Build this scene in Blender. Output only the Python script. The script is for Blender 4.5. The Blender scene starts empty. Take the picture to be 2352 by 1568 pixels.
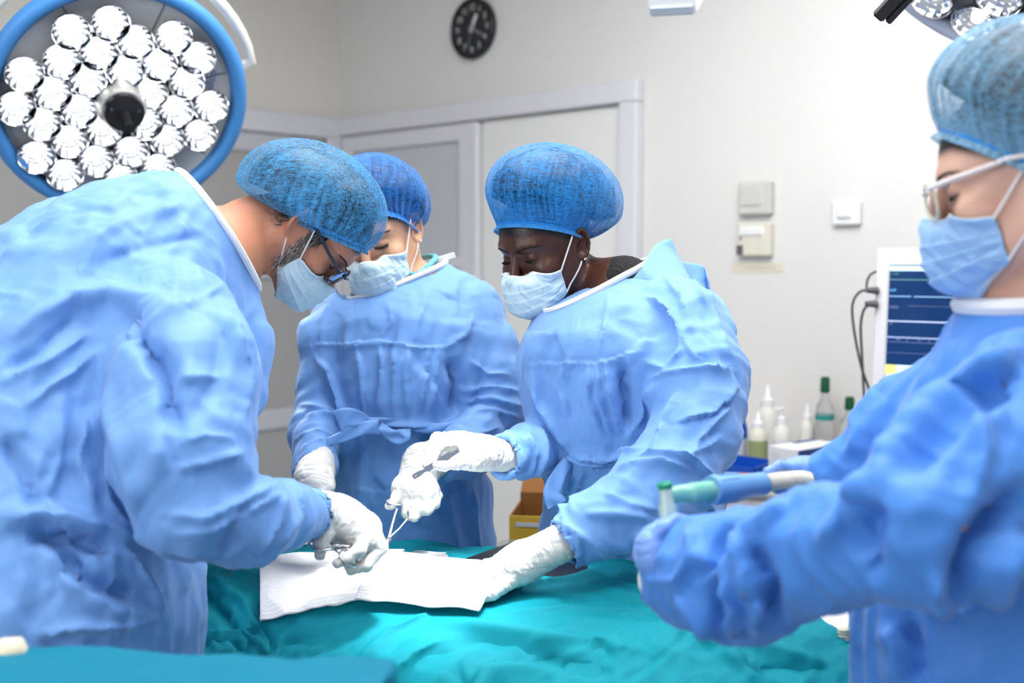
import bpy, math, random
import numpy as np
from mathutils import Matrix, Vector

# ------------------------------------------------------------------ camera, light, exposure
SC = bpy.context.scene
COL = SC.collection
FPX, CX, CY = 2600.0, 1176.0, 784.0            # focal length and image centre in pixels of the 2352x1568 frame
CAM = np.array([0.0, 0.0, 1.5])
PITCH = math.atan(184 / 2600.0)
FWD = np.array([0, math.cos(PITCH), -math.sin(PITCH)])
UPV = np.array([0, math.sin(PITCH), math.cos(PITCH)])
RGT = np.array([1.0, 0, 0])

cd = bpy.data.cameras.new('camera'); co = bpy.data.objects.new('camera', cd); COL.objects.link(co)
co.location = CAM; co.rotation_euler = (math.pi / 2 - PITCH, 0, 0)
cd.sensor_width = 36; cd.lens = 36 * FPX / 2352; cd.clip_start = 0.05
cd.dof.use_dof = True; cd.dof.focus_distance = 1.97; cd.dof.aperture_fstop = 2.6
SC.camera = co

SC.view_settings.view_transform = 'Standard'; SC.view_settings.look = 'None'
SC.view_settings.exposure = 0.32; SC.view_settings.gamma = 1.0; SC.view_settings.use_curve_mapping = False
CY_ = SC.cycles
CY_.max_bounces = 5; CY_.diffuse_bounces = 2; CY_.glossy_bounces = 2; CY_.transmission_bounces = 4; CY_.transparent_max_bounces = 6
CY_.caustics_reflective = False; CY_.caustics_refractive = False; CY_.use_adaptive_sampling = True; CY_.adaptive_threshold = 0.1; CY_.adaptive_min_samples = 12
W = bpy.data.worlds.new('world'); SC.world = W; W.use_nodes = True
W.node_tree.nodes['Background'].inputs[0].default_value = (0.93, 0.96, 1.0, 1)
W.node_tree.nodes['Background'].inputs[1].default_value = 0.44


def area(name, loc, target, size, power, color=(1, 1, 1), size_y=None):
    l = bpy.data.lights.new(name, 'AREA'); l.energy = power; l.color = color; l.size = size
    if size_y: l.shape = 'RECTANGLE'; l.size_y = size_y
    o = bpy.data.objects.new(name, l); COL.objects.link(o); o.location = loc
    o.rotation_euler = (Vector(target) - Vector(loc)).to_track_quat('-Z', 'Y').to_euler()
    return o


area('left_soft_fill', (-2.6, -0.9, 2.3), (0.0, 2.0, 1.1), 2.4, 45, (1, 0.99, 0.97), 1.6)  # added soft fill from behind left; no window stands there
area('ceiling_light_glow', (0.2, 1.8, 2.97), (0.2, 1.8, 0), 2.0, 62, (1, 0.99, 0.97), 2.4)

# ------------------------------------------------------------------ helpers


def Q(px, py, d):
    """the point at forward distance d that the photograph shows at pixel px, py"""
    return CAM + d * (FWD + (px - CX) / FPX * RGT - (py - CY) / FPX * UPV)


def proj(v):
    r = v - CAM
    d = r @ FWD
    return CX + FPX * (r @ RGT) / d, CY - FPX * (r @ UPV) / d, d


def on_plane_z(px, py, z):
    r = FWD + (px - CX) / FPX * RGT - (py - CY) / FPX * UPV
    return CAM + r * ((z - CAM[2]) / r[2])


def nrm(v):
    v = np.asarray(v, float); return v / max(1e-9, np.linalg.norm(v))


def thing(name, label, cat, loc=(0, 0, 0), group=None):
    o = bpy.data.objects.new(name, None); COL.objects.link(o); o.empty_display_size = 0.05
    o.location = loc
    o['label'] = label; o['category'] = cat
    if group: o['group'] = group
    return o


def tag(o, label, cat, group=None):
    o['label'] = label; o['category'] = cat
    if group: o['group'] = group
    return o


def adopt(o, parent):
    if parent is not None:
        o.parent = parent
        o.matrix_parent_inverse = parent_inv(parent)
    return o


def parent_inv(p):
    m = Matrix.LocRotScale(p.location, p.rotation_euler, p.scale)
    if p.parent is not None:
        m = p.parent.matrix_parent_inverse.inverted() if False else m
    return m.inverted()


def mesh_obj(name, verts, faces, mat, parent=None, smooth=True, attrs=None, label=None, uv=None):
    """verts in world space; faces: (n,4) / (n,3) array or list of lists"""
    me = bpy.data.meshes.new(name)
    verts = np.asarray(verts, np.float32)
    if isinstance(faces, np.ndarray):
        n, k = faces.shape
        me.vertices.add(len(verts)); me.vertices.foreach_set('co', verts.ravel())
        me.loops.add(n * k); me.loops.foreach_set('vertex_index', faces.ravel().astype(np.int32))
        me.polygons.add(n); me.polygons.foreach_set('loop_start', (np.arange(n) * k).astype(np.int32))
        me.polygons.foreach_set('loop_total', np.full(n, k, np.int32))
        me.update(calc_edges=True); me.validate()
    else:
        me.from_pydata(verts.tolist(), [], faces); me.update()
    if smooth: me.polygons.foreach_set('use_smooth', np.ones(len(me.polygons), bool))
    for key, val in (attrs or {}).items():
        a = me.attributes.new(key, 'FLOAT', 'POINT'); a.data.foreach_set('value', np.asarray(val, np.float32))
    if mat is not None: me.materials.append(mat)
    o = bpy.data.objects.new(name, me); COL.objects.link(o)
    if label: o['label'] = label
    if parent is not None:
        o.parent = parent
        if parent.type == 'EMPTY' or tuple(parent.location) != (0, 0, 0) or tuple(parent.rotation_euler) != (0, 0, 0):
            o.matrix_parent_inverse = parent_inv(parent)
    return o


def struct(o):
    o['kind'] = 'structure'; return o


class MB:
    """collects shapes into one mesh"""
    def __init__(s): s.v = []; s.f = []
    def add(s, v, f):
        b = len(s.v); s.v += [tuple(map(float, p)) for p in v]; s.f += [[i + b for i in q] for q in f]; return s
    def box(s, lo, hi, bev=0.0, M=None):
        lo = np.array(lo, float); hi = np.array(hi, float)
        if bev <= 0:
            v = [(x, y, z) for x in (lo[0], hi[0]) for y in (lo[1], hi[1]) for z in (lo[2], hi[2])]
            f = [[0, 1, 3, 2], [4, 6, 7, 5], [0, 4, 5, 1], [2, 3, 7, 6], [0, 2, 6, 4], [1, 5, 7, 3]]
        else:
            v = []; idx = {}
            for i in (0, 1):
                for j in (0, 1):
                    for k in (0, 1):
                        c = [(lo, hi)[i][0], (lo, hi)[j][1], (lo, hi)[k][2]]
                        sg = [bev if i == 0 else -bev, bev if j == 0 else -bev, bev if k == 0 else -bev]
                        for ax in range(3):
                            p = [c[t] + (0 if t == ax else sg[t]) for t in range(3)]
                            idx[i, j, k, ax] = len(v); v.append(p)
            f = []
            for ax in range(3):
                a, b = [t for t in range(3) if t != ax]
                for s_ in (0, 1):
                    q = []
                    for (m, n) in ((0, 0), (1, 0), (1, 1), (0, 1)):
                        key = [0, 0, 0]; key[ax] = s_; key[a] = m; key[b] = n
                        q.append(idx[key[0], key[1], key[2], ax])
                    if (s_ == 0) != (ax == 1): q = q[::-1]
                    f.append(q)
            for ax in range(3):
                a, b = [t for t in range(3) if t != ax]
                for m in (0, 1):
                    for n in (0, 1):
                        k0 = [0, 0, 0]; k1 = [0, 0, 0]; k0[a] = k1[a] = m; k0[b] = k1[b] = n; k1[ax] = 1
                        q = [idx[(*k0, a)], idx[(*k1, a)], idx[(*k1, b)], idx[(*k0, b)]]
                        if ((m + n) % 2 == 0) == (ax != 1): q = q[::-1]
                        f.append(q)
            for i in (0, 1):
                for j in (0, 1):
                    for k in (0, 1):
                        q = [idx[i, j, k, 0], idx[i, j, k, 1], idx[i, j, k, 2]]
                        if (i + j + k) % 2 == 0: q = q[::-1]
                        f.append(q)
        if M is not None: v = [M @ np.array([*p, 1.0]) for p in v]; v = [p[:3] for p in v]
        return s.add(v, f)
    def lathe(s, prof, n=24, M=None, close=False):
        v = []; f = []
        for (r, z) in prof:
            for k in range(n):
                a = 2 * math.pi * k / n; v.append((r * math.cos(a), r * math.sin(a), z))
        m = len(prof)
        for i in range(m - 1):
            for k in range(n):
                f.append([i * n + k, i * n + (k + 1) % n, (i + 1) * n + (k + 1) % n, (i + 1) * n + k])
        closed = abs(prof[0][0] - prof[-1][0]) + abs(prof[0][1] - prof[-1][1]) < 1e-6
        if prof[0][0] > 1e-6 and not closed: f.append(list(range(n))[::-1])
        if prof[-1][0] > 1e-6 and not closed: f.append([(m - 1) * n + k for k in range(n)])
        if M is not None: v = [(M @ np.array([*p, 1.0]))[:3] for p in v]
        return s.add(v, f)
    def tube(s, pts, r, n=8, cap=True):
        pts = [np.array(p, float) for p in pts]; m = len(pts)
        rr = r if hasattr(r, '__len__') else [r] * m
        up = np.array([0, 0, 1.0]); v = []; f = []
        t0 = nrm(pts[1] - pts[0])
        if abs(t0 @ up) > 0.9: up = np.array([1.0, 0, 0])
        a = nrm(np.cross(t0, up))
        for i in range(m):
            t = nrm(pts[min(i + 1, m - 1)] - pts[max(i - 1, 0)])
            a = nrm(a - t * (a @ t)); b = np.cross(t, a)
            for k in range(n):
                g = 2 * math.pi * k / n
                v.append(pts[i] + rr[i] * (math.cos(g) * a + math.sin(g) * b))
        for i in range(m - 1):
            for k in range(n):
                f.append([i * n + k, i * n + (k + 1) % n, (i + 1) * n + (k + 1) % n, (i + 1) * n + k])
        if cap: f.append(list(range(n))[::-1]); f.append([(m - 1) * n + k for k in range(n)])
        return s.add(v, f)
    def build(s, name, mat, parent=None, smooth=False, M=None, label=None):
        v = np.array(s.v, float)
        if M is not None: v = v @ np.array(M)[:3, :3].T + np.array(M)[:3, 3]
        o = mesh_obj(name, v, s.f, mat, parent, smooth, label=label)
        if smooth: auto_smooth(o)
        return o


def auto_smooth(o, ang=40):
    me = o.data
    me.polygons.foreach_set('use_smooth', np.ones(len(me.polygons), bool))
    try: me.set_sharp_from_angle(angle=math.radians(ang))
    except Exception: pass


def frame(o, z, x=None):
    """4x4 with origin o and z axis z"""
    z = nrm(z)
    x = nrm(np.cross([0, 0, 1.0] if abs(z[2]) < 0.95 else [0, 1.0, 0], z)) if x is None else nrm(np.asarray(x) - z * (np.asarray(x) @ z))
    y = np.cross(z, x)
    M = np.eye(4); M[:3, 0] = x; M[:3, 1] = y; M[:3, 2] = z; M[:3, 3] = o
    return M


def spline(pts, n=24):
    """Catmull-Rom through points"""
    P = [np.array(p, float) for p in pts]
    P = [2 * P[0] - P[1]] + P + [2 * P[-1] - P[-2]]
    out = []
    segs = len(P) - 3
    per = max(2, n // segs)
    for i in range(segs):
        p0, p1, p2, p3 = P[i:i + 4]
        for k in range(per):
            t = k / per
            out.append(0.5 * (2 * p1 + (p2 - p0) * t + (2 * p0 - 5 * p1 + 4 * p2 - p3) * t * t + (3 * p1 - p0 - 3 * p2 + p3) * t ** 3))
    out.append(P[-2]); return out


# ------------------------------------------------------------------ noise and implicit surfaces
_rng = np.random.RandomState(7)
_perm = np.concatenate([_rng.permutation(256)] * 3).astype(np.int32)
_g = _rng.normal(size=(256, 3)); _g /= np.linalg.norm(_g, axis=1)[:, None]; _g = _g.astype(np.float32)


def noise3(p):
    p = np.asarray(p, np.float32)
    i = np.floor(p).astype(np.int32); f = p - i; i &= 255
    u = f * f * f * (f * (f * 6 - 15) + 10)
    out = 0
    for dx in (0, 1):
        wx = u[:, 0] if dx else 1 - u[:, 0]
        for dy in (0, 1):
            wy = u[:, 1] if dy else 1 - u[:, 1]
            for dz in (0, 1):
                wz = u[:, 2] if dz else 1 - u[:, 2]
                h = _perm[_perm[_perm[(i[:, 0] + dx) & 255] + ((i[:, 1] + dy) & 255)] + ((i[:, 2] + dz) & 255)]
                g = _g[h]
                out = out + wx * wy * wz * (g[:, 0] * (f[:, 0] - dx) + g[:, 1] * (f[:, 1] - dy) + g[:, 2] * (f[:, 2] - dz))
    return out * 1.6


def smin(a, b, k):
    if k <= 0: return np.minimum(a, b)
    h = np.clip(0.5 + 0.5 * (b - a) / k, 0, 1)
    return b * (1 - h) + a * h - k * h * (1 - h)


def smax(a, b, k): return -smin(-a, -b, k)


def rcone(p, a, b, ra, rb):
    a = np.asarray(a, np.float32); ba = np.asarray(b, np.float32) - a
    q = p - a
    t = np.clip((q @ ba) / max(1e-9, float(ba @ ba)), 0, 1)
    q = q - t[:, None] * ba
    return np.sqrt((q * q).sum(1)) - (ra + (rb - ra) * t)


def ellip(p, c, r, R=None):
    q = p - np.asarray(c, np.float32)
    if R is not None: q = q @ np.asarray(R, np.float32)          # columns of R = axes
    r = np.asarray(r, np.float32)
    k0 = np.sqrt(((q / r) ** 2).sum(1)); k1 = np.sqrt(((q / (r * r)) ** 2).sum(1))
    return k0 * (k0 - 1) / np.maximum(k1, 1e-6)


def chain_sdf(p, pts, k=0.02):
    """pts: list of (xyz, r)"""
    d = None
    for (a, ra), (b, rb) in zip(pts[:-1], pts[1:]):
        e = rcone(p, a, b, ra, rb)
        d = e if d is None else smin(d, e, k)
    return d


def C(*pts):
    """pixel chain -> [(xyz, radius)]: entries px, py, d, r_px"""
    return [(Q(a, b, c), r * c / FPX) for (a, b, c, r) in pts]


def axis(lo, hi, h, cs=4):
    n = max(2, int(math.ceil((hi - lo) / (h * cs)))) * cs
    return lo + np.arange(n + 1) * h


def axis_mixed(lo, hi, h, flo, fhi, hf, cs=4):
    """coarse spacing h with a fine stretch hf between flo and fhi"""
    p = []
    if flo - lo > 0.5 * h: m = max(1, int(round((flo - lo) / h))); p += list(np.linspace(lo, flo, m + 1)[:-1])
    m = int(math.ceil((fhi - flo) / hf)); p += list(np.linspace(flo, fhi, m + 1))
    if hi - fhi > 0.5 * h: m = max(1, int(round((hi - fhi) / h))); p += list(np.linspace(fhi, hi, m + 1)[1:])
    while (len(p) - 1) % cs: p.append(p[-1] + h)
    return np.array(p)


def polygonize(fn, lo, hi, h, cs=4, axes=None):
    AX = axes if axes is not None else [axis(lo[i], hi[i], h, cs) for i in range(3)]
    n = np.array([(len(a) - 1) // cs for a in AX])
    ax = [a[::cs] for a in AX]
    G = np.stack(np.meshgrid(*ax, indexing='ij'), -1).reshape(-1, 3).astype(np.float32)
    c = fn(G).reshape(n + 1)
    mn = np.full(n, 1e9); sm = np.zeros(n)
    for i in (0, 1):
        for j in (0, 1):
            for k in (0, 1):
                s = c[i:n[0] + i, j:n[1] + j, k:n[2] + k]
                mn = np.minimum(mn, np.abs(s)); sm = sm + s
    dg = np.sqrt(np.diff(ax[0])[:, None, None] ** 2 + np.diff(ax[1])[None, :, None] ** 2 + np.diff(ax[2])[None, None, :] ** 2)
    act = mn < 0.85 * dg
    N = n * cs + 1
    V = np.repeat(np.repeat(np.repeat((sm / 8).astype(np.float32), cs, 0), cs, 1), cs, 2)
    V = np.pad(V, ((0, 1), (0, 1), (0, 1)), mode='edge')
    A = np.repeat(np.repeat(np.repeat(act, cs, 0), cs, 1), cs, 2)
    A = np.pad(A, ((0, 1), (0, 1), (0, 1)))
    A2 = A.copy(); A2[1:] |= A[:-1]; B = A2.copy(); B[:, 1:] |= A2[:, :-1]; A = B.copy(); A[:, :, 1:] |= B[:, :, :-1]
    ii = np.argwhere(A)
    V[ii[:, 0], ii[:, 1], ii[:, 2]] = fn(np.stack([AX[k][ii[:, k]] for k in range(3)], 1).astype(np.float32))
    S = V < 0
    cnt = np.zeros(N - 1, np.int8)
    for i in (0, 1):
        for j in (0, 1):
            for k in (0, 1):
                cnt += S[i:N[0] - 1 + i, j:N[1] - 1 + j, k:N[2] - 1 + k]
    cells = np.argwhere((cnt > 0) & (cnt < 8))
    idm = np.full(N - 1, -1, np.int32); idm[cells[:, 0], cells[:, 1], cells[:, 2]] = np.arange(len(cells))
    acc = np.zeros((len(cells), 3)); num = np.zeros(len(cells))
    cor = [(i, j, k) for i in (0, 1) for j in (0, 1) for k in (0, 1)]
    val = {o: V[cells[:, 0] + o[0], cells[:, 1] + o[1], cells[:, 2] + o[2]] for o in cor}
    for o in cor:
        for a in range(3):
            if o[a] == 0:
                e = list(o); e[a] = 1; e = tuple(e)
                v0, v1 = val[o], val[e]; m = (v0 < 0) != (v1 < 0)
                t = np.where(m, v0 / np.where(m, v0 - v1, 1), 0)
                q = np.array(o, float)[None] + 0 * acc; q[:, a] += t
                acc += q * m[:, None]; num += m
    fr = acc / np.maximum(num, 1)[:, None]
    P = np.stack([AX[k][cells[:, k]] + fr[:, k] * (AX[k][cells[:, k] + 1] - AX[k][cells[:, k]]) for k in range(3)], 1)
    F = []
    for a in range(3):
        b, c2 = (a + 1) % 3, (a + 2) % 3
        sl0 = [slice(None)] * 3; sl1 = [slice(None)] * 3; sl0[a] = slice(0, -1); sl1[a] = slice(1, None)
        e = np.argwhere(S[tuple(sl0)] != S[tuple(sl1)])
        ok = (e[:, b] > 0) & (e[:, c2] > 0) & (e[:, b] < N[b] - 1) & (e[:, c2] < N[c2] - 1)
        e = e[ok]
        ins = S[e[:, 0], e[:, 1], e[:, 2]]
        qs = []
        for (ob, oc) in ((-1, -1), (0, -1), (0, 0), (-1, 0)):
            g = e.copy(); g[:, b] += ob; g[:, c2] += oc
            qs.append(idm[g[:, 0], g[:, 1], g[:, 2]])
        q = np.stack(qs, 1)
        q[~ins] = q[~ins][:, ::-1]
        F.append(q)
    F = np.concatenate(F); F = F[(F >= 0).all(1)]
    return P, F


def facets(P, cell, slope, sharp=0.22, stretch=(1, 1, 1), seed=0):
    """crumple: the sheet broken into small flat facets with narrow creases between"""
    q = P / (cell * np.asarray(stretch)) + seed * 7.3
    b = np.floor(q).astype(np.int64)
    d2s = []; hs = []
    for dx in (-1, 0, 1):
        for dy in (-1, 0, 1):
            for dz in (-1, 0, 1):
                c = b + np.array([dx, dy, dz])
                h = (c[:, 0] * 73856093) ^ (c[:, 1] * 19349663) ^ (c[:, 2] * 83492791)
                r = _ftab[h % 4093]
                e = q - (c + r[:, :3])
                d2s.append((e * e).sum(1)); hs.append(r[:, 3] * 0.08 + (e * r[:, 4:7]).sum(1))
    d2s = np.array(d2s, np.float32); hs = np.array(hs, np.float32)
    w = np.exp(-(d2s - d2s.min(0)) / sharp ** 1.0)
    return slope * cell * (w * hs).sum(0) / w.sum(0)


_ftab = np.concatenate([_rng.rand(4093, 3) if False else np.random.RandomState(3).rand(4093, 3), np.random.RandomState(4).normal(size=(4093, 4))], 1)


def vnormals(P, F):
    n = np.cross(P[F[:, 2]] - P[F[:, 0]], P[F[:, -1]] - P[F[:, 1]])
    out = np.zeros_like(P)
    for k in range(F.shape[1]):
        for a in range(3):
            out[:, a] += np.bincount(F[:, k], n[:, a], len(P))
    return out / np.maximum(np.linalg.norm(out, axis=1), 1e-12)[:, None]


def smooth_mesh(P, F, it=2, w=0.5):
    E = np.concatenate([F[:, [k, (k + 1) % F.shape[1]]] for k in range(F.shape[1])])
    i = np.concatenate([E[:, 0], E[:, 1]]); j = np.concatenate([E[:, 1], E[:, 0]])
    cnt = np.maximum(np.bincount(i, minlength=len(P)), 1)
    for _ in range(it):
        m = np.stack([np.bincount(i, P[j, a], len(P)) for a in range(3)], 1) / cnt[:, None]
        P = P + w * (m - P)
    return P


# ------------------------------------------------------------------ materials
_mats = {}


def nd(nt, t, **kw):
    n = nt.nodes.new(t)
    for k, v in kw.items():
        if k in n.inputs: n.inputs[k].default_value = v
        else: setattr(n, k, v)
    return n


def mat(name, col, rough=0.6, metal=0.0, spec=0.4, bump=None, var=None, emit=None, trans=0.0, alpha=1.0, sheen=0.0, sss=0.0, coat=0.0):
    """col linear rgb; bump = [(scale, strength, stretch xyz)], var = (scale, amount)"""
    if name in _mats: return _mats[name]
    m = bpy.data.materials.new(name); m.use_nodes = True; nt = m.node_tree
    b = nt.nodes['Principled BSDF']
    b.inputs['Base Color'].default_value = (*col, 1); b.inputs['Roughness'].default_value = rough
    b.inputs['Metallic'].default_value = metal; b.inputs['Specular IOR Level'].default_value = spec
    b.inputs['Transmission Weight'].default_value = trans; b.inputs['Alpha'].default_value = alpha
    b.inputs['Sheen Weight'].default_value = sheen; b.inputs['Coat Weight'].default_value = coat
    if sss: 
        b.inputs['Subsurface Weight'].default_value = sss; b.inputs['Subsurface Radius'].default_value = (0.01, 0.004, 0.002)
        b.inputs['Subsurface Scale'].default_value = 0.6
    if emit:
        b.inputs['Emission Color'].default_value = (*emit[0], 1); b.inputs['Emission Strength'].default_value = emit[1]
    tc = nd(nt, 'ShaderNodeTexCoord')
    if var:
        n = nd(nt, 'ShaderNodeTexNoise', Scale=var[0], Detail=4.0)
        mx = nd(nt, 'ShaderNodeMix', data_type='RGBA', blend_type='MULTIPLY')
        mx.inputs[0].default_value = 1.0
        rp = nd(nt, 'ShaderNodeMapRange'); rp.inputs[1].default_value = 0.3; rp.inputs[2].default_value = 0.7
        rp.inputs[3].default_value = 1 - var[1]; rp.inputs[4].default_value = 1 + var[1]
        nt.links.new(tc.outputs['Object'], n.inputs['Vector']); nt.links.new(n.outputs['Fac'], rp.inputs[0])
        mx.inputs[6].default_value = (*col, 1); nt.links.new(rp.outputs[0], mx.inputs[7])
        nt.links.new(mx.outputs[2], b.inputs['Base Color'])
    prev = None
    for (sc, st, *xyz) in (bump or []):
        mp = nd(nt, 'ShaderNodeMapping'); mp.inputs['Scale'].default_value = xyz[0] if xyz else (1, 1, 1)
        n = nd(nt, 'ShaderNodeTexNoise', Scale=sc, Detail=0.0 if sc > 200 else 1.0)
        bp = nd(nt, 'ShaderNodeBump', Strength=st, Distance=0.01)
        nt.links.new(tc.outputs['Object'], mp.inputs[0]); nt.links.new(mp.outputs[0], n.inputs['Vector'])
        nt.links.new(n.outputs['Fac'], bp.inputs['Height'])
        if prev: nt.links.new(prev.outputs[0], bp.inputs['Normal'])
        prev = bp
    if prev: nt.links.new(prev.outputs[0], b.inputs['Normal'])
    _mats[name] = m
    return m


def srgb(r, g, b):
    f = lambda c: (c / 255 / 12.92) if c <= 10 else ((c / 255 + 0.055) / 1.055) ** 2.4
    return (f(r), f(g), f(b))


def text_obj(body, size, M, material, parent=None, name='lettering', align='CENTER', depth=0.0):
    """flat lettering, turned into a mesh"""
    cu = bpy.data.curves.new('txt', 'FONT'); cu.body = body; cu.size = size; cu.align_x = align; cu.align_y = 'CENTER'
    cu.extrude = depth; cu.resolution_u = 3
    o = bpy.data.objects.new('txt', cu); COL.objects.link(o)
    bpy.context.view_layer.update()
    me = bpy.data.meshes.new_from_object(o.evaluated_get(bpy.context.evaluated_depsgraph_get()))
    bpy.data.objects.remove(o)
    v = np.empty(len(me.vertices) * 3, np.float32); me.vertices.foreach_get('co', v); v = v.reshape(-1, 3)
    v = v @ np.array(M)[:3, :3].T + np.array(M)[:3, 3]
    me.vertices.foreach_set('co', v.astype(np.float32).ravel()); me.update()
    me.name = name; me.materials.clear(); me.materials.append(material)
    t = bpy.data.objects.new(name, me); COL.objects.link(t)
    if parent is not None:
        t.parent = parent; t.matrix_parent_inverse = parent_inv(parent)
    return t

# ------------------------------------------------------------------ materials in use
WALL = mat('wall_paint', srgb(226, 225, 224), 0.75)
WALLL = mat('wall_paint_cream', srgb(232, 228, 220), 0.75)
FLOORM = mat('vinyl_floor', srgb(170, 178, 182), 0.35, var=(9, 0.06))
CEILM = mat('ceiling_paint', srgb(238, 238, 238), 0.8)
GREYF = mat('door_frame_enamel', srgb(222, 223, 230), 0.35)
GREYP = mat('door_panel_grey', srgb(204, 205, 213), 0.42)
GREYD = mat('door_panel_dark_grey', srgb(176, 175, 174), 0.45)
LEAFW = mat('door_leaf_white', srgb(236, 235, 234), 0.45)
BLACK = mat('black_plastic', (0.012, 0.012, 0.014), 0.35)
WHITEP = mat('white_plastic', srgb(238, 238, 240), 0.35)
CREAMP = mat('cream_plastic', srgb(224, 220, 206), 0.4)
GREYPL = mat('grey_plastic', srgb(206, 206, 200), 0.45)
DGREY = mat('dark_grey_plastic', srgb(95, 95, 98), 0.4)
STEEL = mat('steel', (0.62, 0.62, 0.63), 0.22, 1.0)
CHROME = mat('chrome', (0.85, 0.86, 0.88), 0.08, 1.0)
CABLE = mat('cable_rubber', srgb(95, 97, 100), 0.5)

# ------------------------------------------------------------------ the room: two walls meet in a corner ahead on the left
RA = np.array([0.733, -0.680, 0]); RA /= np.linalg.norm(RA)
RY = np.array([-RA[1], RA[0], 0])                       # into the back wall
CORNER = np.array([-0.825, 5.5, 0.0])
RM = np.eye(4); RM[:3, 0] = RA; RM[:3, 1] = RY; RM[:3, 3] = CORNER


def ray_local(px, py):
    r = FWD + (px - CX) / FPX * RGT - (py - CY) / FPX * UPV
    R3 = RM[:3, :3]
    return R3.T @ (CAM - CORNER), R3.T @ r


def wp(px, py, off=0.0):
    o, r = ray_local(px, py); t = (-off - o[1]) / r[1]; return o + t * r


def lp(px, py, off=0.0):
    o, r = ray_local(px, py); t = (off - o[0]) / r[0]; return o + t * r


def room(mb, name, m, parent=None, smooth=False, label=None):
    return mb.build(name, m, parent, smooth, RM, label)


struct(room(MB().box((-0.1, 0, 0), (6.5, 0.12, 3.0)), 'wall_back', WALL))
struct(room(MB().box((-0.12, -5.6, 0), (0, 0.0, 3.0)), 'wall_left', WALLL))
struct(room(MB().box((-0.12, -7.5, -0.05), (6.5, 0.12, 0.0)), 'floor', FLOORM))
struct(room(MB().box((-0.12, -7.5, 3.0), (6.5, 0.12, 3.08)), 'ceiling', CEILM))
struct(room(MB().box((1.9, -0.015, 0), (6.4, 0, 0.1), 0.003), 'baseboard_back', GREYF))

# ceiling light panel over the table (outside the frame), with its diffuser lit
cl = thing('ceiling_light', 'square white ceiling light panel above the operating table', 'light', (0.4, 1.9, 3.0))
MB().box((-0.85, 0.55, 2.985), (1.25, 3.05, 2.999)).build('light_frame', WHITEP, cl)
MB().box((-0.8, 0.6, 2.982), (1.2, 3.0, 2.984)).build('diffuser', mat('lit_diffuser', (1, 1, 1), 0.6, emit=((1, 0.99, 0.97), 1.6)), cl)

# double door in the back wall: frame, grey panelled leaf, white leaf
zt = wp(1460, 184)[2]; xr = wp(1480, 200)[0]; xm = wp(1100, 400)[0]; xi = wp(1437, 400)[0]
dr = struct(room(MB().box((0.0, -0.05, zt - 0.085), (xr, 0.0, zt), 0.006), 'door_1', GREYF))
room(MB().box((xi, -0.05, 0), (xr, 0, zt - 0.085), 0.006), 'door_frame_post', GREYF, dr)
room(MB().box((0.0, -0.05, 0), (0.05, 0, zt - 0.085), 0.006), 'door_frame_post', GREYF, dr)
leaf = room(MB().box((0.055, -0.022, 0.01), (xm - 0.01, -0.002, zt - 0.09), 0.003), 'door_leaf', GREYP, dr)
zt2 = zt - 0.09
zs = [0.01, 0.16, wp(1040, 940)[2], wp(1040, 912)[2], wp(1040, 616)[2], wp(1040, 590)[2], zt2 - 0.075, zt2]
for a, b in ((0, 1), (2, 3), (4, 5), (6, 7)):
    room(MB().box((0.055, -0.04, zs[a]), (xm - 0.01, -0.021, zs[b]), 0.006), 'rail', GREYF, leaf)
for x0, x1 in ((0.055, 0.13), (xm - 0.085, xm - 0.01)):
    room(MB().box((x0, -0.0405, 0.01), (x1, -0.021, zt2), 0.006), 'stile', GREYF, leaf)
room(MB().box((xm - 0.01, -0.047, 0.01), (xm + 0.035, -0.001, zt2), 0.008), 'meeting_post', GREYF, dr)
room(MB().box((xm + 0.04, -0.02, 0.01), (xi - 0.004, -0.002, zt2), 0.003), 'door_leaf', LEAFW, dr, label='plain white door leaf')

# panelled door on the left wall
y0, y1 = -3.2, -0.04
dl = struct(room(MB().box((0.0, y0, zt - 0.10), (0.05, y1, zt), 0.006), 'door_2', GREYF))
room(MB().box((0.0, y1 - 0.07, 0), (0.05, y1, zt - 0.10), 0.006), 'door_frame_post', GREYF, dl)
zr0, zr1 = lp(640, 985, 0.03)[2], lp(640, 938, 0.03)[2]
zq0, zq1 = lp(757, 638, 0.03)[2], lp(757, 606, 0.03)[2]
n_leaf = 3; wleaf = (y1 - 0.08 - y0) / n_leaf
for i in range(n_leaf):
    a = y0 + i * wleaf; b = a + wleaf - 0.012
    lf = room(MB().box((0.002, a, 0.01), (0.022, b, zt - 0.105), 0.003), 'door_leaf', GREYD, dl)
    for q in ((0.01, 0.14), (zr0, zr1), (zq0, zq1), (zt - 0.19, zt - 0.105)):
        room(MB().box((0.021, a, q[0]), (0.04, b, q[1]), 0.007), 'rail', GREYP, lf)
    for q in ((a, a + 0.08), (b - 0.08, b)):
        room(MB().box((0.021, q[0], 0.01), (0.0405, q[1], zt - 0.105), 0.007), 'stile', GREYP, lf)

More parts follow.
